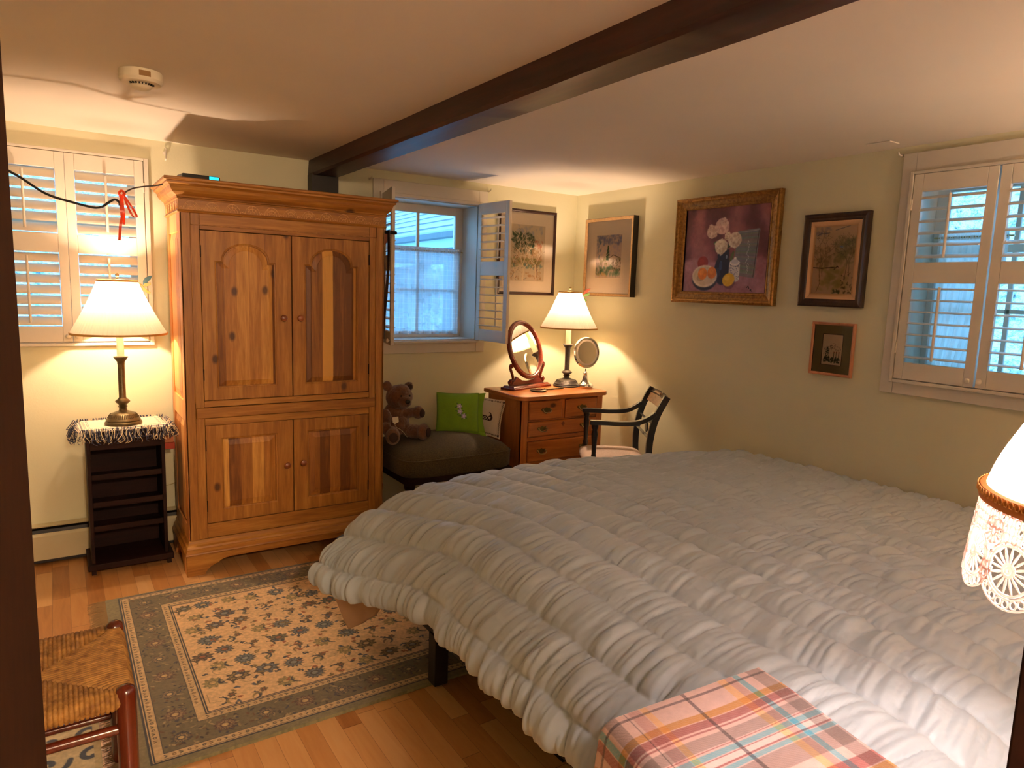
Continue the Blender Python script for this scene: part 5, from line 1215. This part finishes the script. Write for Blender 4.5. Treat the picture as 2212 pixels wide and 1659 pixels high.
def grid_mesh(P, nm, m, par=None):
    ny, nx = P.shape[:2]; i = np.arange(nx*ny).reshape(ny, nx); q = np.stack([i[:-1, :-1], i[1:, :-1], i[1:, 1:], i[:-1, 1:]], -1).reshape(-1, 4)
    me = bpy.data.meshes.new(nm); me.vertices.add(nx*ny); me.vertices.foreach_set('co', P.astype(np.float32).ravel()); me.loops.add(len(q)*4)
    me.loops.foreach_set('vertex_index', q.astype(np.int32).ravel()); me.polygons.add(len(q)); me.polygons.foreach_set('loop_start', np.arange(0, len(q)*4, 4, dtype=np.int32)); me.polygons.foreach_set('loop_total', np.full(len(q), 4, dtype=np.int32))
    me.update(calc_edges=True); me.polygons.foreach_set('use_smooth', np.ones(len(q), dtype=bool)); me.materials.append(m)
    o = bpy.data.objects.new(nm, me); COL.objects.link(o)
    if par is not None: o.parent = par
    return o
def satin():
    t = NT('comforter_satin'); v = t.co(); f = t.noise(v, 3, 4)
    t.l(t.ramp(f, [(.3, S(172, 184, 192)), (.7, S(182, 194, 202))]), t.b.inputs['Base Color']); t.b.inputs['Roughness'].default_value = .5
    t.b.inputs['Specular IOR Level'].default_value = .55; t.b.inputs['Sheen Weight'].default_value = .25; t.bump(t.noise(v, 260, 2), .12, .001); return t.m
cm = satin()
cf_ = thing('comforter', (-1.2, -2.6, .60), 'silvery grey gathered comforter spread over the bed', 'comforter')
cw_ = Matrix.Translation((1.2, 2.6, -.60))
def loc_(P): return P-np.array((-1.2, -2.6, .60))
grid_mesh(loc_(P3), 'top_cover', cm, cf_)
# rolled hem + underside
und = P3[:, -70:, :].copy(); inn = np.linspace(1, 0, 70)[None, :, None]
lin_ = plain('comforter_lining', S(120, 130, 134), .7)
edge = P3[:, -1, :]; ring = []
for k_ in range(10):
    a = PI*k_/9; ring.append(edge+np.stack([np.full(NV, .022*(1-math.cos(a))), np.zeros(NV), np.full(NV, -.016*math.sin(a)+.004*k_/9)], -1))
R2 = np.stack(ring+[edge+np.array([.045, 0, .06]), edge+np.array([.06, 0, .16])], 1)
cut = slice(18, NV-18); grid_mesh(loc_(R2[cut]), 'lining_hem', lin_, cf_)
edge = P3[0, :, :]; R3_ = np.stack([edge, edge+np.array([0, -.010, -.012]), edge+np.array([0, -.03, -.012]), edge+np.array([0, -.045, .02]), edge+np.array([0, -.05, .12])], 1)
grid_mesh(loc_(R3_[:NU-6]), 'lining_side', lin_, cf_)
# tucked corner roll
tc_ = MB(); tc_.tube(smoothp([(-2.42, -1.50, .30), (-2.455, -1.53, .29), (-2.46, -1.58, .275), (-2.43, -1.63, .275), (-2.40, -1.66, .29)], 6), .030, 14)
tc_.build('corner_roll', lin_, cf_, smooth=True)

# ---------------- plaid throw
def stripe(tab, x, base):
    o = np.empty(x.shape+(3,)); o[:] = np.array(base)/255
    for a, b, c_ in tab:
        m = (x >= a) & (x < b); o[m] = np.array(c_)/255
    return o
pkc = (214, 180, 174); mu = (186, 122, 40); ma = (142, 66, 66); gy = (142, 120, 116); te = (96, 164, 184); dkk = (96, 74, 78); wh = (222, 204, 200)
tv = [(.020, .027, dkk), (.072, .090, mu), (.092, .112, ma), (.116, .119, ma), (.130, .158, gy), (.160, .163, ma), (.166, .180, te), (.182, .185, ma), (.185, .197, wh), (.198, .201, ma), (.203, .214, te), (.216, .262, gy), (.266, .286, pkc), (.290, .318, ma), (.320, .340, mu), (.350, .356, dkk), (.40, .43, mu), (.43, .45, ma), (.47, .52, gy)]
tu = [(.012, .050, gy), (.074, .090, te), (.092, .110, (186, 140, 132)), (.111, .130, (222, 170, 110)), (.222, .231, dkk), (.322, .338, (226, 172, 110)), (.340, .366, (190, 140, 136)), (.372, .375, dkk), (.395, .420, gy), (.43, .446, te), (.448, .47, ma), (.50, .53, mu), (.54, .55, dkk)]
c = Canvas(.60, .52, .0022, pkc); A_ = stripe(tu, c.X, pkc); B_ = stripe(tv, c.Y, pkc)
wv2 = ((np.floor(c.X/.0022)+np.floor(c.Y/.0022)) % 4 < 2).astype(float)[..., None]
c.c = np.clip((.5*A_+.5*B_)*.55+(A_*B_)/(np.array(pkc)/255)*.45+(A_-B_)*.10*(wv2-.5)*2, 0, 1)*(.94+.1*fbm(c.X*90, c.Y*90, 4))[..., None]
tO = np.array((-2.074, -3.318, .688)); du_ = np.array((-.9963, .0865, 0)); dv_ = np.array((-.170, -.985, 0)); FL = .392
def throwf(x, y):
    th = .034; ex = np.maximum(x-FL, 0); R = .035; ang = np.minimum(ex/R, PI/2-.12); arc = np.maximum(ex-R*(PI/2-.12), 0)
    sx = np.minimum(x, FL)+R*np.sin(ang)+arc*math.sin(.12); dz = R*(1-np.cos(ang))+arc*math.cos(.12)
    ed = np.clip(np.minimum(x, y)/.010, 0, 1); z = tO[2]-dz-.010*(1-np.sqrt(1-(1-ed)**2))+.003*np.sin(x*21+1)*np.sin(y*17)-.04*np.clip(x-.1, 0, .3)*.6
    P = np.array((tO[0], tO[1], 0))+np.outer(sx, du_)+np.outer(y, dv_); P[:, 2] = z; return P
tt = thing('plaid_throw', (-2.25, -3.5, .69), 'folded pink, mustard, maroon and teal plaid throw on the near corner of the bed', 'blanket')
canvas_mesh(c, 'folded_layer', attr_mat('brushed_wool', .95, 0, .5, 350, .5), tt, throwf, (.0, 0, -.030))
c2 = Canvas(.58, .50, .006, (214, 186, 176)); c2.c = c.c[::3, ::3][:c2.ny, :c2.nx][:c2.ny].copy() if False else c2.c
def throwf2(x, y): P = throwf(x+.006, y+.006); P[:, 2] -= .034; P[:, 0] += .010*(P[:, 2] < .6); return P
canvas_mesh(c2, 'folded_layer', attr_mat('brushed_wool_inner', .95), tt, throwf2, (0, 0, -.024))

# ============================================================= NIGHTSTAND + NEAR LAMP
ns = thing('nightstand', (-2.19, -4.03, 0), 'small dark nightstand under the pink lace lamp', 'nightstand')
MB().box(-2.40, -1.99, -4.24, -3.845, .66, .68).build('nightstand_top', espresso, ns, bev=.004)
for x in (-2.375, -2.015):
    for y in (-4.215, -3.87): MB().box(x-.02, x+.02, y-.02, y+.02, 0, .66).build('leg', espresso, ns, bev=.003)
MB().box(-2.385, -2.005, -3.87, -3.857, .50, .655).build('drawer_front', espresso, ns, bev=.003)
MB().box(-2.385, -2.005, -4.22, -3.87, .49, .50).build('shelf', espresso, ns)
lx, ly = -2.235, -3.927
pk = thing('lace_lamp', (lx, ly, .681), 'glowing pink dome lamp shade edged with white crochet lace at the right photo edge', 'lamp')
Z0 = .681
MB().lathe([(.001, 0), (.07, 0), (.072, .01), (.04, .03), (.025, .06), (.05, .12), (.062, .18), (.05, .24), (.022, .29), (.014, .32), (.014, .50), (.001, .50)], (lx, ly, Z0), 40, cap=False).build('lamp_base', plain('cream_ceramic', S(220, 204, 186), .2), pk, smooth=True)
zr = 1.242; RR = .150
n = 200; dp = [(RR, zr), (RR-.002, zr+.015), (RR-.013, zr+.05), (RR-.036, zr+.10), (RR-.062, zr+.15), (RR-.072, zr+.17), (RR-.076, zr+.176)]
pts_ = smoothp([(a, 0, z) for a, z in dp], 4)
shd = MB().lathe([(p.x, p.z) for p in pts_], (lx, ly, 0), n, cap=False, rad=lambda q: 1+.004*math.sin(q*2*PI/n*66)).build('lamp_shade', shade_pink, pk, smooth=True, angle=80)
MB().lathe([(RR-.001, zr-.008), (RR+.006, zr-.007), (RR+.008, zr), (RR+.006, zr+.010), (RR-.001, zr+.011), (RR-.001, zr-.008)], (lx, ly, 0), 96, cap=False).build('shade_band', plain('orange_braid', S(214, 140, 60), .6), shd, smooth=True)
br_ = MB()
for q in range(110):
    a = 2*PI*q/110; cc = Vector((lx+(RR+.0085)*math.cos(a), ly+(RR+.0085)*math.sin(a), zr+.006)); e = Vector((-math.sin(a), math.cos(a), 0))
    br_.tube([cc+e*.0034*math.cos(t)+Vector((0, 0, .0045*math.sin(t))) for t in np.linspace(0, 2*PI, 7)[:-1]], .0009, 4, closed=True)
br_.build('braid_loops', plain('braid_gold', S(236, 180, 96), .5), shd, smooth=True)
lm = MB(); RL = lambda z: RR+.004+max(0, (zr-.01-z))*.10
def LP(th, z): return Vector((lx+RL(z)*math.cos(th), ly+RL(z)*math.sin(th), z))
nm_ = 14
for q in range(nm_):
    t0 = 2*PI*q/nm_; zc = zr-.072; kx = 1/(RR+.01); rw = .030
    C_ = lambda r, a, kk=1.0: LP(t0+r*math.cos(a)*kx*kk, zc+r*math.sin(a))
    for r, wd in ((.0075, .0022), (.0035, .0020), (rw, .0018), (rw+.004, .0014)): lm.tube([C_(r, a) for a in np.linspace(0, 2*PI, 25)[:-1]], wd, 5, closed=True)
    for s in range(16):
        a = 2*PI*s/16; lm.tube([C_(.009, a), C_(rw*.55, a), C_(rw*.93, a)], [.0010, .0018, .0010], 5)
    for s in range(12):          # picot scallops on the lower arc
        a = PI+.15+(PI-.3)*s/11; cc = C_(rw+.010, a); 
        lm.tube([C_(rw+.010, a)+Vector((0, 0, 0))+ (C_(rw+.010+.0042, a+b*.16)-C_(rw+.010, a))*1.0 if False else LP(t0+((rw+.010)*math.cos(a)+.0042*math.cos(b))*kx, zc+(rw+.010)*math.sin(a)+.0048*math.sin(b)) for b in np.linspace(0, 2*PI, 9)[:-1]], .0012, 4, closed=True)
    lm.tube([C_(rw+.017, a) for a in np.linspace(PI+.1, 2*PI-.1, 20)], .0013, 5)
    # smaller flower between wheels
    t1 = t0+PI/nm_; zb = zr-.034
    for s in range(12):
        a = 2*PI*s/12; lm.tube([LP(t1+.004*math.cos(a)*kx, zb+.004*math.sin(a)), LP(t1+.015*math.cos(a)*kx, zb+.016*math.sin(a))], [.0012, .0022], 5)
    lm.tube([LP(t1+.018*math.cos(a)*kx, zb+.019*math.sin(a)) for a in np.linspace(0, 2*PI, 19)[:-1]], .0012, 5, closed=True)
    for row_ in range(3):        # oval mesh under the band
        for s in range(6):
            tt_ = t0+(s+.5*(row_ % 2))/6*2*PI/nm_; zz_ = zr-.014-.010*row_
            lm.tube([LP(tt_+.0042*math.cos(b)*kx, zz_+.006*math.sin(b)) for b in np.linspace(0, 2*PI, 9)[:-1]], .0014, 4, closed=True)
    for s in range(5):
        zz_ = zr-.045-.012*s; lm.tube([LP(t1-.010*kx, zz_), LP(t1, zz_-.004), LP(t1+.010*kx, zz_)], .0012, 4)
lm.build('lace_trim', lace_m, shd, smooth=True)['label'] = 'white crochet lace with flower wheels and scalloped edge'
glow_bulb('light_bulb', (lx, ly, zr+.055), LAMP_W['near'], (1, .82, .76), .028, pk)

# ============================================================= RUG
rx0, rx1, ry0, ry1 = -3.198, -1.16, -.690, -2.035
w, h = rx1-rx0, ry0-ry1; ol = (122, 114, 80); navy = (42, 46, 54); cr_ = (214, 182, 132); mg = (104, 94, 68)
c = Canvas(w, h, .0025, ol)
def inset(i, col): c.rect(i, w-i, i*.75 if i < .06 else i-.012, h-(i*.9 if i < .06 else i-.006), col)
def band(i, col): c.rect(rxs+i, w-rxs-i, rys+i, h-rys-.022-i, col)
rxs, rys = .050, .010
band(0, navy); band(.007, cr_); band(.010, navy); band(.013, (196, 168, 122)); band(.038, navy); band(.042, mg)
MI = .160; band(MI-.004, navy); band(MI, (196, 168, 122)); band(MI+.026, navy); band(MI+.031, cr_); band(MI+.034, navy); band(MI+.040, (220, 184, 134))
fx0, fx1, fy0, fy1 = rxs+MI+.040, w-rxs-MI-.040, rys+MI+.040, h-rys-.022-MI-.040
rr = random.Random(11)
outs = [(44, 50, 60), (62, 52, 40), (50, 58, 58), (74, 60, 34)]; mids = [(112, 108, 78), (134, 104, 60), (108, 116, 120), (146, 122, 74), (118, 88, 60)]; cores = [(190, 158, 104), (150, 86, 48), (206, 176, 130), (128, 132, 124)]
def leafc(x, y, L, a, col, curl=.8, wd=.004):
    P = []; 
    for k in range(9):
        P.append((x, y)); x += L/8*math.cos(a); y += L/8*math.sin(a); a += curl*.25
    for k, (p, q) in enumerate(zip(P[:-1], P[1:])): c.line([p, q], wd*(1-abs(k-3.5)/5)+.001, col)
    for k in range(1, 8, 2):
        c.ell(P[k][0]+.004*math.cos(a+k), P[k][1]+.004*math.sin(a+k), .0042, .0026, col, a+k)
def vines(x0, x1, y0, y1, n, col):
    for k in range(n):
        x, y = rr.uniform(x0, x1), rr.uniform(y0, y1); a = rr.uniform(0, 6.28); P = []
        for s in range(12): P.append((min(max(x, x0), x1), min(max(y, y0), y1))); x += .010*math.cos(a); y += .010*math.sin(a); a += rr.choice([.35, .35, -.2])
        c.line(P, .0012, col, .8)
vines(fx0+.01, fx1-.01, fy0+.01, fy1-.01, 70, (120, 110, 80))
gx, gy_ = 15, 8; cells = []
for i in range(gx):
    for j in range(gy_):
        x = fx0+(i+.5+.25*((j % 2)*2-1)+rr.uniform(-.1, .1))*(fx1-fx0)/gx; y = fy0+(j+.5+rr.uniform(-.12, .12))*(fy1-fy0)/gy_; cells.append((x, y, (i*3+j*5+rr.randint(0, 1)) % 4))
for x, y, k in cells:
    x = min(max(x, fx0+.042), fx1-.042); y = min(max(y, fy0+.04), fy1-.04)
    if k == 0: c.rosette(x, y, rr.uniform(.040, .048), rr.choice([12, 14]), rr.choice(outs), (112, 118, 122), rr.choice(cores), rr.random(), .9)
    elif k == 1: c.rosette(x, y, rr.uniform(.040, .050), 8, rr.choice(outs), rr.choice(mids), rr.choice(cores), rr.random(), .8); leafc(x-.05, y+.01, .05, .3, rr.choice(outs))
    elif k == 2: c.rosette(x, y, rr.uniform(.034, .040), 9, (128, 116, 74), (168, 146, 92), (196, 164, 110), rr.random()); leafc(x+.03, y-.02, .06, 2.2, outs[0], -1.1)
    else: leafc(x-.03, y, .075, rr.uniform(-.6, .6), outs[0], 1.6, .0055); leafc(x, y+.018, .05, rr.uniform(2, 4), rr.choice(mids), -1.2, .005); c.rosette(x+.01, y, .017, 6, outs[1], mids[1], cores[1])
for k in range(460):
    x, y = rr.uniform(fx0+.012, fx1-.012), rr.uniform(fy0+.012, fy1-.012); col = rr.choice([(150, 84, 44), (44, 50, 62), (120, 100, 56), (70, 76, 92)])
    for q in range(4): c.ell(x+rr.uniform(-.009, .009), y+rr.uniform(-.007, .007), .0075, .0042, col, rr.uniform(0, 3))
# main border flowers and scroll texture
def inb(x, y, m=.0): return rxs+.050+m < x < w-rxs-.050-m and rys+.050+m < y < h-rys-.072-m and not (fx0-.050-m < x < fx1+.050+m and fy0-.050-m < y < fy1+.050+m)
for k in range(5200):
    x, y = rr.uniform(rxs, w-rxs), rr.uniform(rys, h-rys)
    if inb(x, y, -.004): c.ell(x, y, rr.uniform(.006, .013), rr.uniform(.0028, .005), rr.choice([(60, 52, 36), (158, 140, 100), (36, 38, 42), (96, 66, 36), (52, 56, 68), (136, 122, 84)]), rr.uniform(0, 3), .95)
s = 0
for x0, y0, x1, y1 in ((rxs+.098, rys+.098, rxs+.098, h-rys-.12), (w-rxs-.098, rys+.098, w-rxs-.098, h-rys-.12), (rxs+.098, rys+.098, w-rxs-.098, rys+.098), (rxs+.098, h-rys-.12, w-rxs-.098, h-rys-.12)):
    n = int(math.hypot(x1-x0, y1-y0)/.125)
    for k in range(n+1):
        u = k/n; c.rosette(x0+(x1-x0)*u, y0+(y1-y0)*u, .040 if k % 2 else .034, 10, (84, 58, 48) if k % 2 else (60, 60, 56), (140, 118, 84), (190, 164, 112), .3, .9)
# guard-stripe motifs
for off, hw_ in ((.0255, .008), (MI+.013, .008)):
    for horiz in (0, 1):
        L = (w if horiz else h)-2*off-.12
        n = int(L/.022)
        for k in range(n):
            t = .07+off+k*.022 if horiz else .03+off+k*.022
            for side in (0, 1):
                if horiz: x, y = t, (rys+off if not side else h-rys-.022-off)
                else: x, y = (rxs+off if not side else w-rxs-off), t
                if horiz and not (rxs+off < x < w-rxs-off): continue
                if not horiz and not (rys+off < y < h-rys-.022-off): continue
                col = rr.choice([(56, 54, 58), (110, 84, 50), (60, 60, 46)])
                if k % 2: c.ell(x, y, .0065, .0065, col); c.ell(x, y, .003, .003, (190, 160, 112))
                else: c.line([(x-.006, y-.006), (x+.002, y+.001), (x-.005, y+.006)], .0022, col)
c.mapf(lambda cc, X, Y: cc*(.84+.30*fbm(X*110, Y*110, 6, 3))[..., None])
rg_ = thing('rug', (-2.2, -1.36, 0), 'cream and olive floral oriental rug with a fringed end beside the bed', 'rug')
def rugf(x, y): return np.stack([rx0+x, ry0-y, np.full_like(x, .0115)+.0010*np.sin(x*5+y*7)], -1)
canvas_mesh(c, 'rug_pile', attr_mat('wool_pile', .98, 0, .6, 420, .3), rg_, rugf, (0, 0, -.0105))
frg = MB()
for k in range(520):
    y = ry0+.004-(h-.01)*k/519-.002; L = rr.uniform(.045, .075); dy = rr.uniform(-.018, .018); z = rr.uniform(.002, .006)
    frg.tube([(rx0+.002, y, .006), (rx0-L*.5, y+dy*.4, z+.002), (rx0-L, y+dy, .0018)], [.0016, .0013, .0007], 4)
f_ = frg.build('rug_fringe', plain('fringe_tan', S(150, 122, 82), .95), rg_, smooth=True); f_['kind'] = 'stuff'

# second small rug under the stool
c = Canvas(.66, .60, .003, (206, 190, 150)); bl_ = (54, 66, 84)
def scroll(cx, cy, r, turns, a0, wd):
    P = [(cx+r*(1-t)*math.cos(a0+t*turns*2*PI), cy+r*(1-t)*math.sin(a0+t*turns*2*PI)) for t in np.linspace(0, .85, 26)]; c.line(P, wd, bl_); return P
for i in range(6):
    for j in range(5):
        cx, cy = .06+i*.115, .06+j*.125; scroll(cx, cy, .058, 1.2*(1 if (i+j) % 2 else -1), i*1.3+j, .010); c.ell(cx+.05, cy+.02, .018, .010, bl_, i+j)
c.rect(0, .66, 0, .018, bl_); c.rect(.642, .66, 0, .6, (190, 172, 128))
c.mapf(lambda cc, X, Y: cc*(.86+.26*fbm(X*90, Y*90, 3, 3))[..., None])
sr = thing('small_rug', (-3.58, -1.95, 0), 'cream and blue scroll patterned small rug under the rush stool', 'rug')
canvas_mesh(c, 'rug_pile', attr_mat('small_wool_pile', .98, 0, .5, 420, .3), sr, lambda x, y: np.stack([-3.93+x, -1.66-y, np.full_like(x, .008)], -1), (0, 0, -.0075))

# ============================================================= RUSH STOOL
sl = thing('rush_stool', (-3.42, -2.11, 0), 'low red-brown stool with a woven rush seat at the left edge', 'stool')
sx0, sx1, sy0, sy1, zs = -3.62, -3.222, -2.305, -1.915, .43
for x in (sx0, sx1):
    for y in (sy0, sy1): MB().lathe([(.001, .009), (.020, .009), (.023, .02), (.024, .40), (.024, .440), (.021, .452), (.012, .459), (.001, .461)], (x, y, 0), 28, cap=False).build('leg', stoolwood, sl, smooth=True, angle=50)
for z, ww in ((.345, .013), (.16, .011)):
    for y in (sy0, sy1): MB().tube([(sx0, y, z), (sx1, y, z)], ww, 12).build('stretcher', stoolwood, sl, smooth=True)
    for x in (sx0, sx1): MB().tube([(x, sy0, z-.02), (x, sy1, z-.02)], ww, 12).build('stretcher', stoolwood, sl, smooth=True)
rush = mottled('rush_cord', S(120, 78, 30), S(196, 146, 72), 40, .7, .6, .003, det=5)
sb = MB(); cxs, cys = (sx0+sx1)/2, (sy0+sy1)/2; nc = 34
for s_ in range(4):
    for k in range(nc):
        u = (k+.5)/nc; f = abs(u-.5)*2
        if s_ in (0, 1):     # cords over front / back rails running in y
            sg = -1 if s_ == 0 else 1; x = sx0+.014+(sx1-sx0-.028)*u; ye = sy0 if s_ == 0 else sy1; yi_ = cys+sg*(sy1-sy0)/2*(f)*.96
            P = [(x, ye-(-sg)*0, zs-.030), (x, ye+sg*.020, zs-.006), (x, ye+sg*.010, zs+.012), (x, ye-sg*.02, zs+.012), (x, yi_, zs+.008-.004*(1-f))]
        else:
            sg = -1 if s_ == 2 else 1; y = sy0+.014+(sy1-sy0-.028)*u; xe = sx0 if s_ == 2 else sx1; xi = cxs+sg*(sx1-sx0)/2*f*.96
            P = [(xe, y, zs-.030), (xe+sg*.020, y, zs-.006), (xe+sg*.010, y, zs+.012), (xe-sg*.02, y, zs+.012), (xi, y, zs+.008-.004*(1-f))]
        sb.tube(P, .0057, 6)
sb.box(sx0+.01, sx1-.01, sy0+.01, sy1-.01, zs-.022, zs+.004)
sb.build('rush_seat', rush, sl, smooth=True, angle=60)
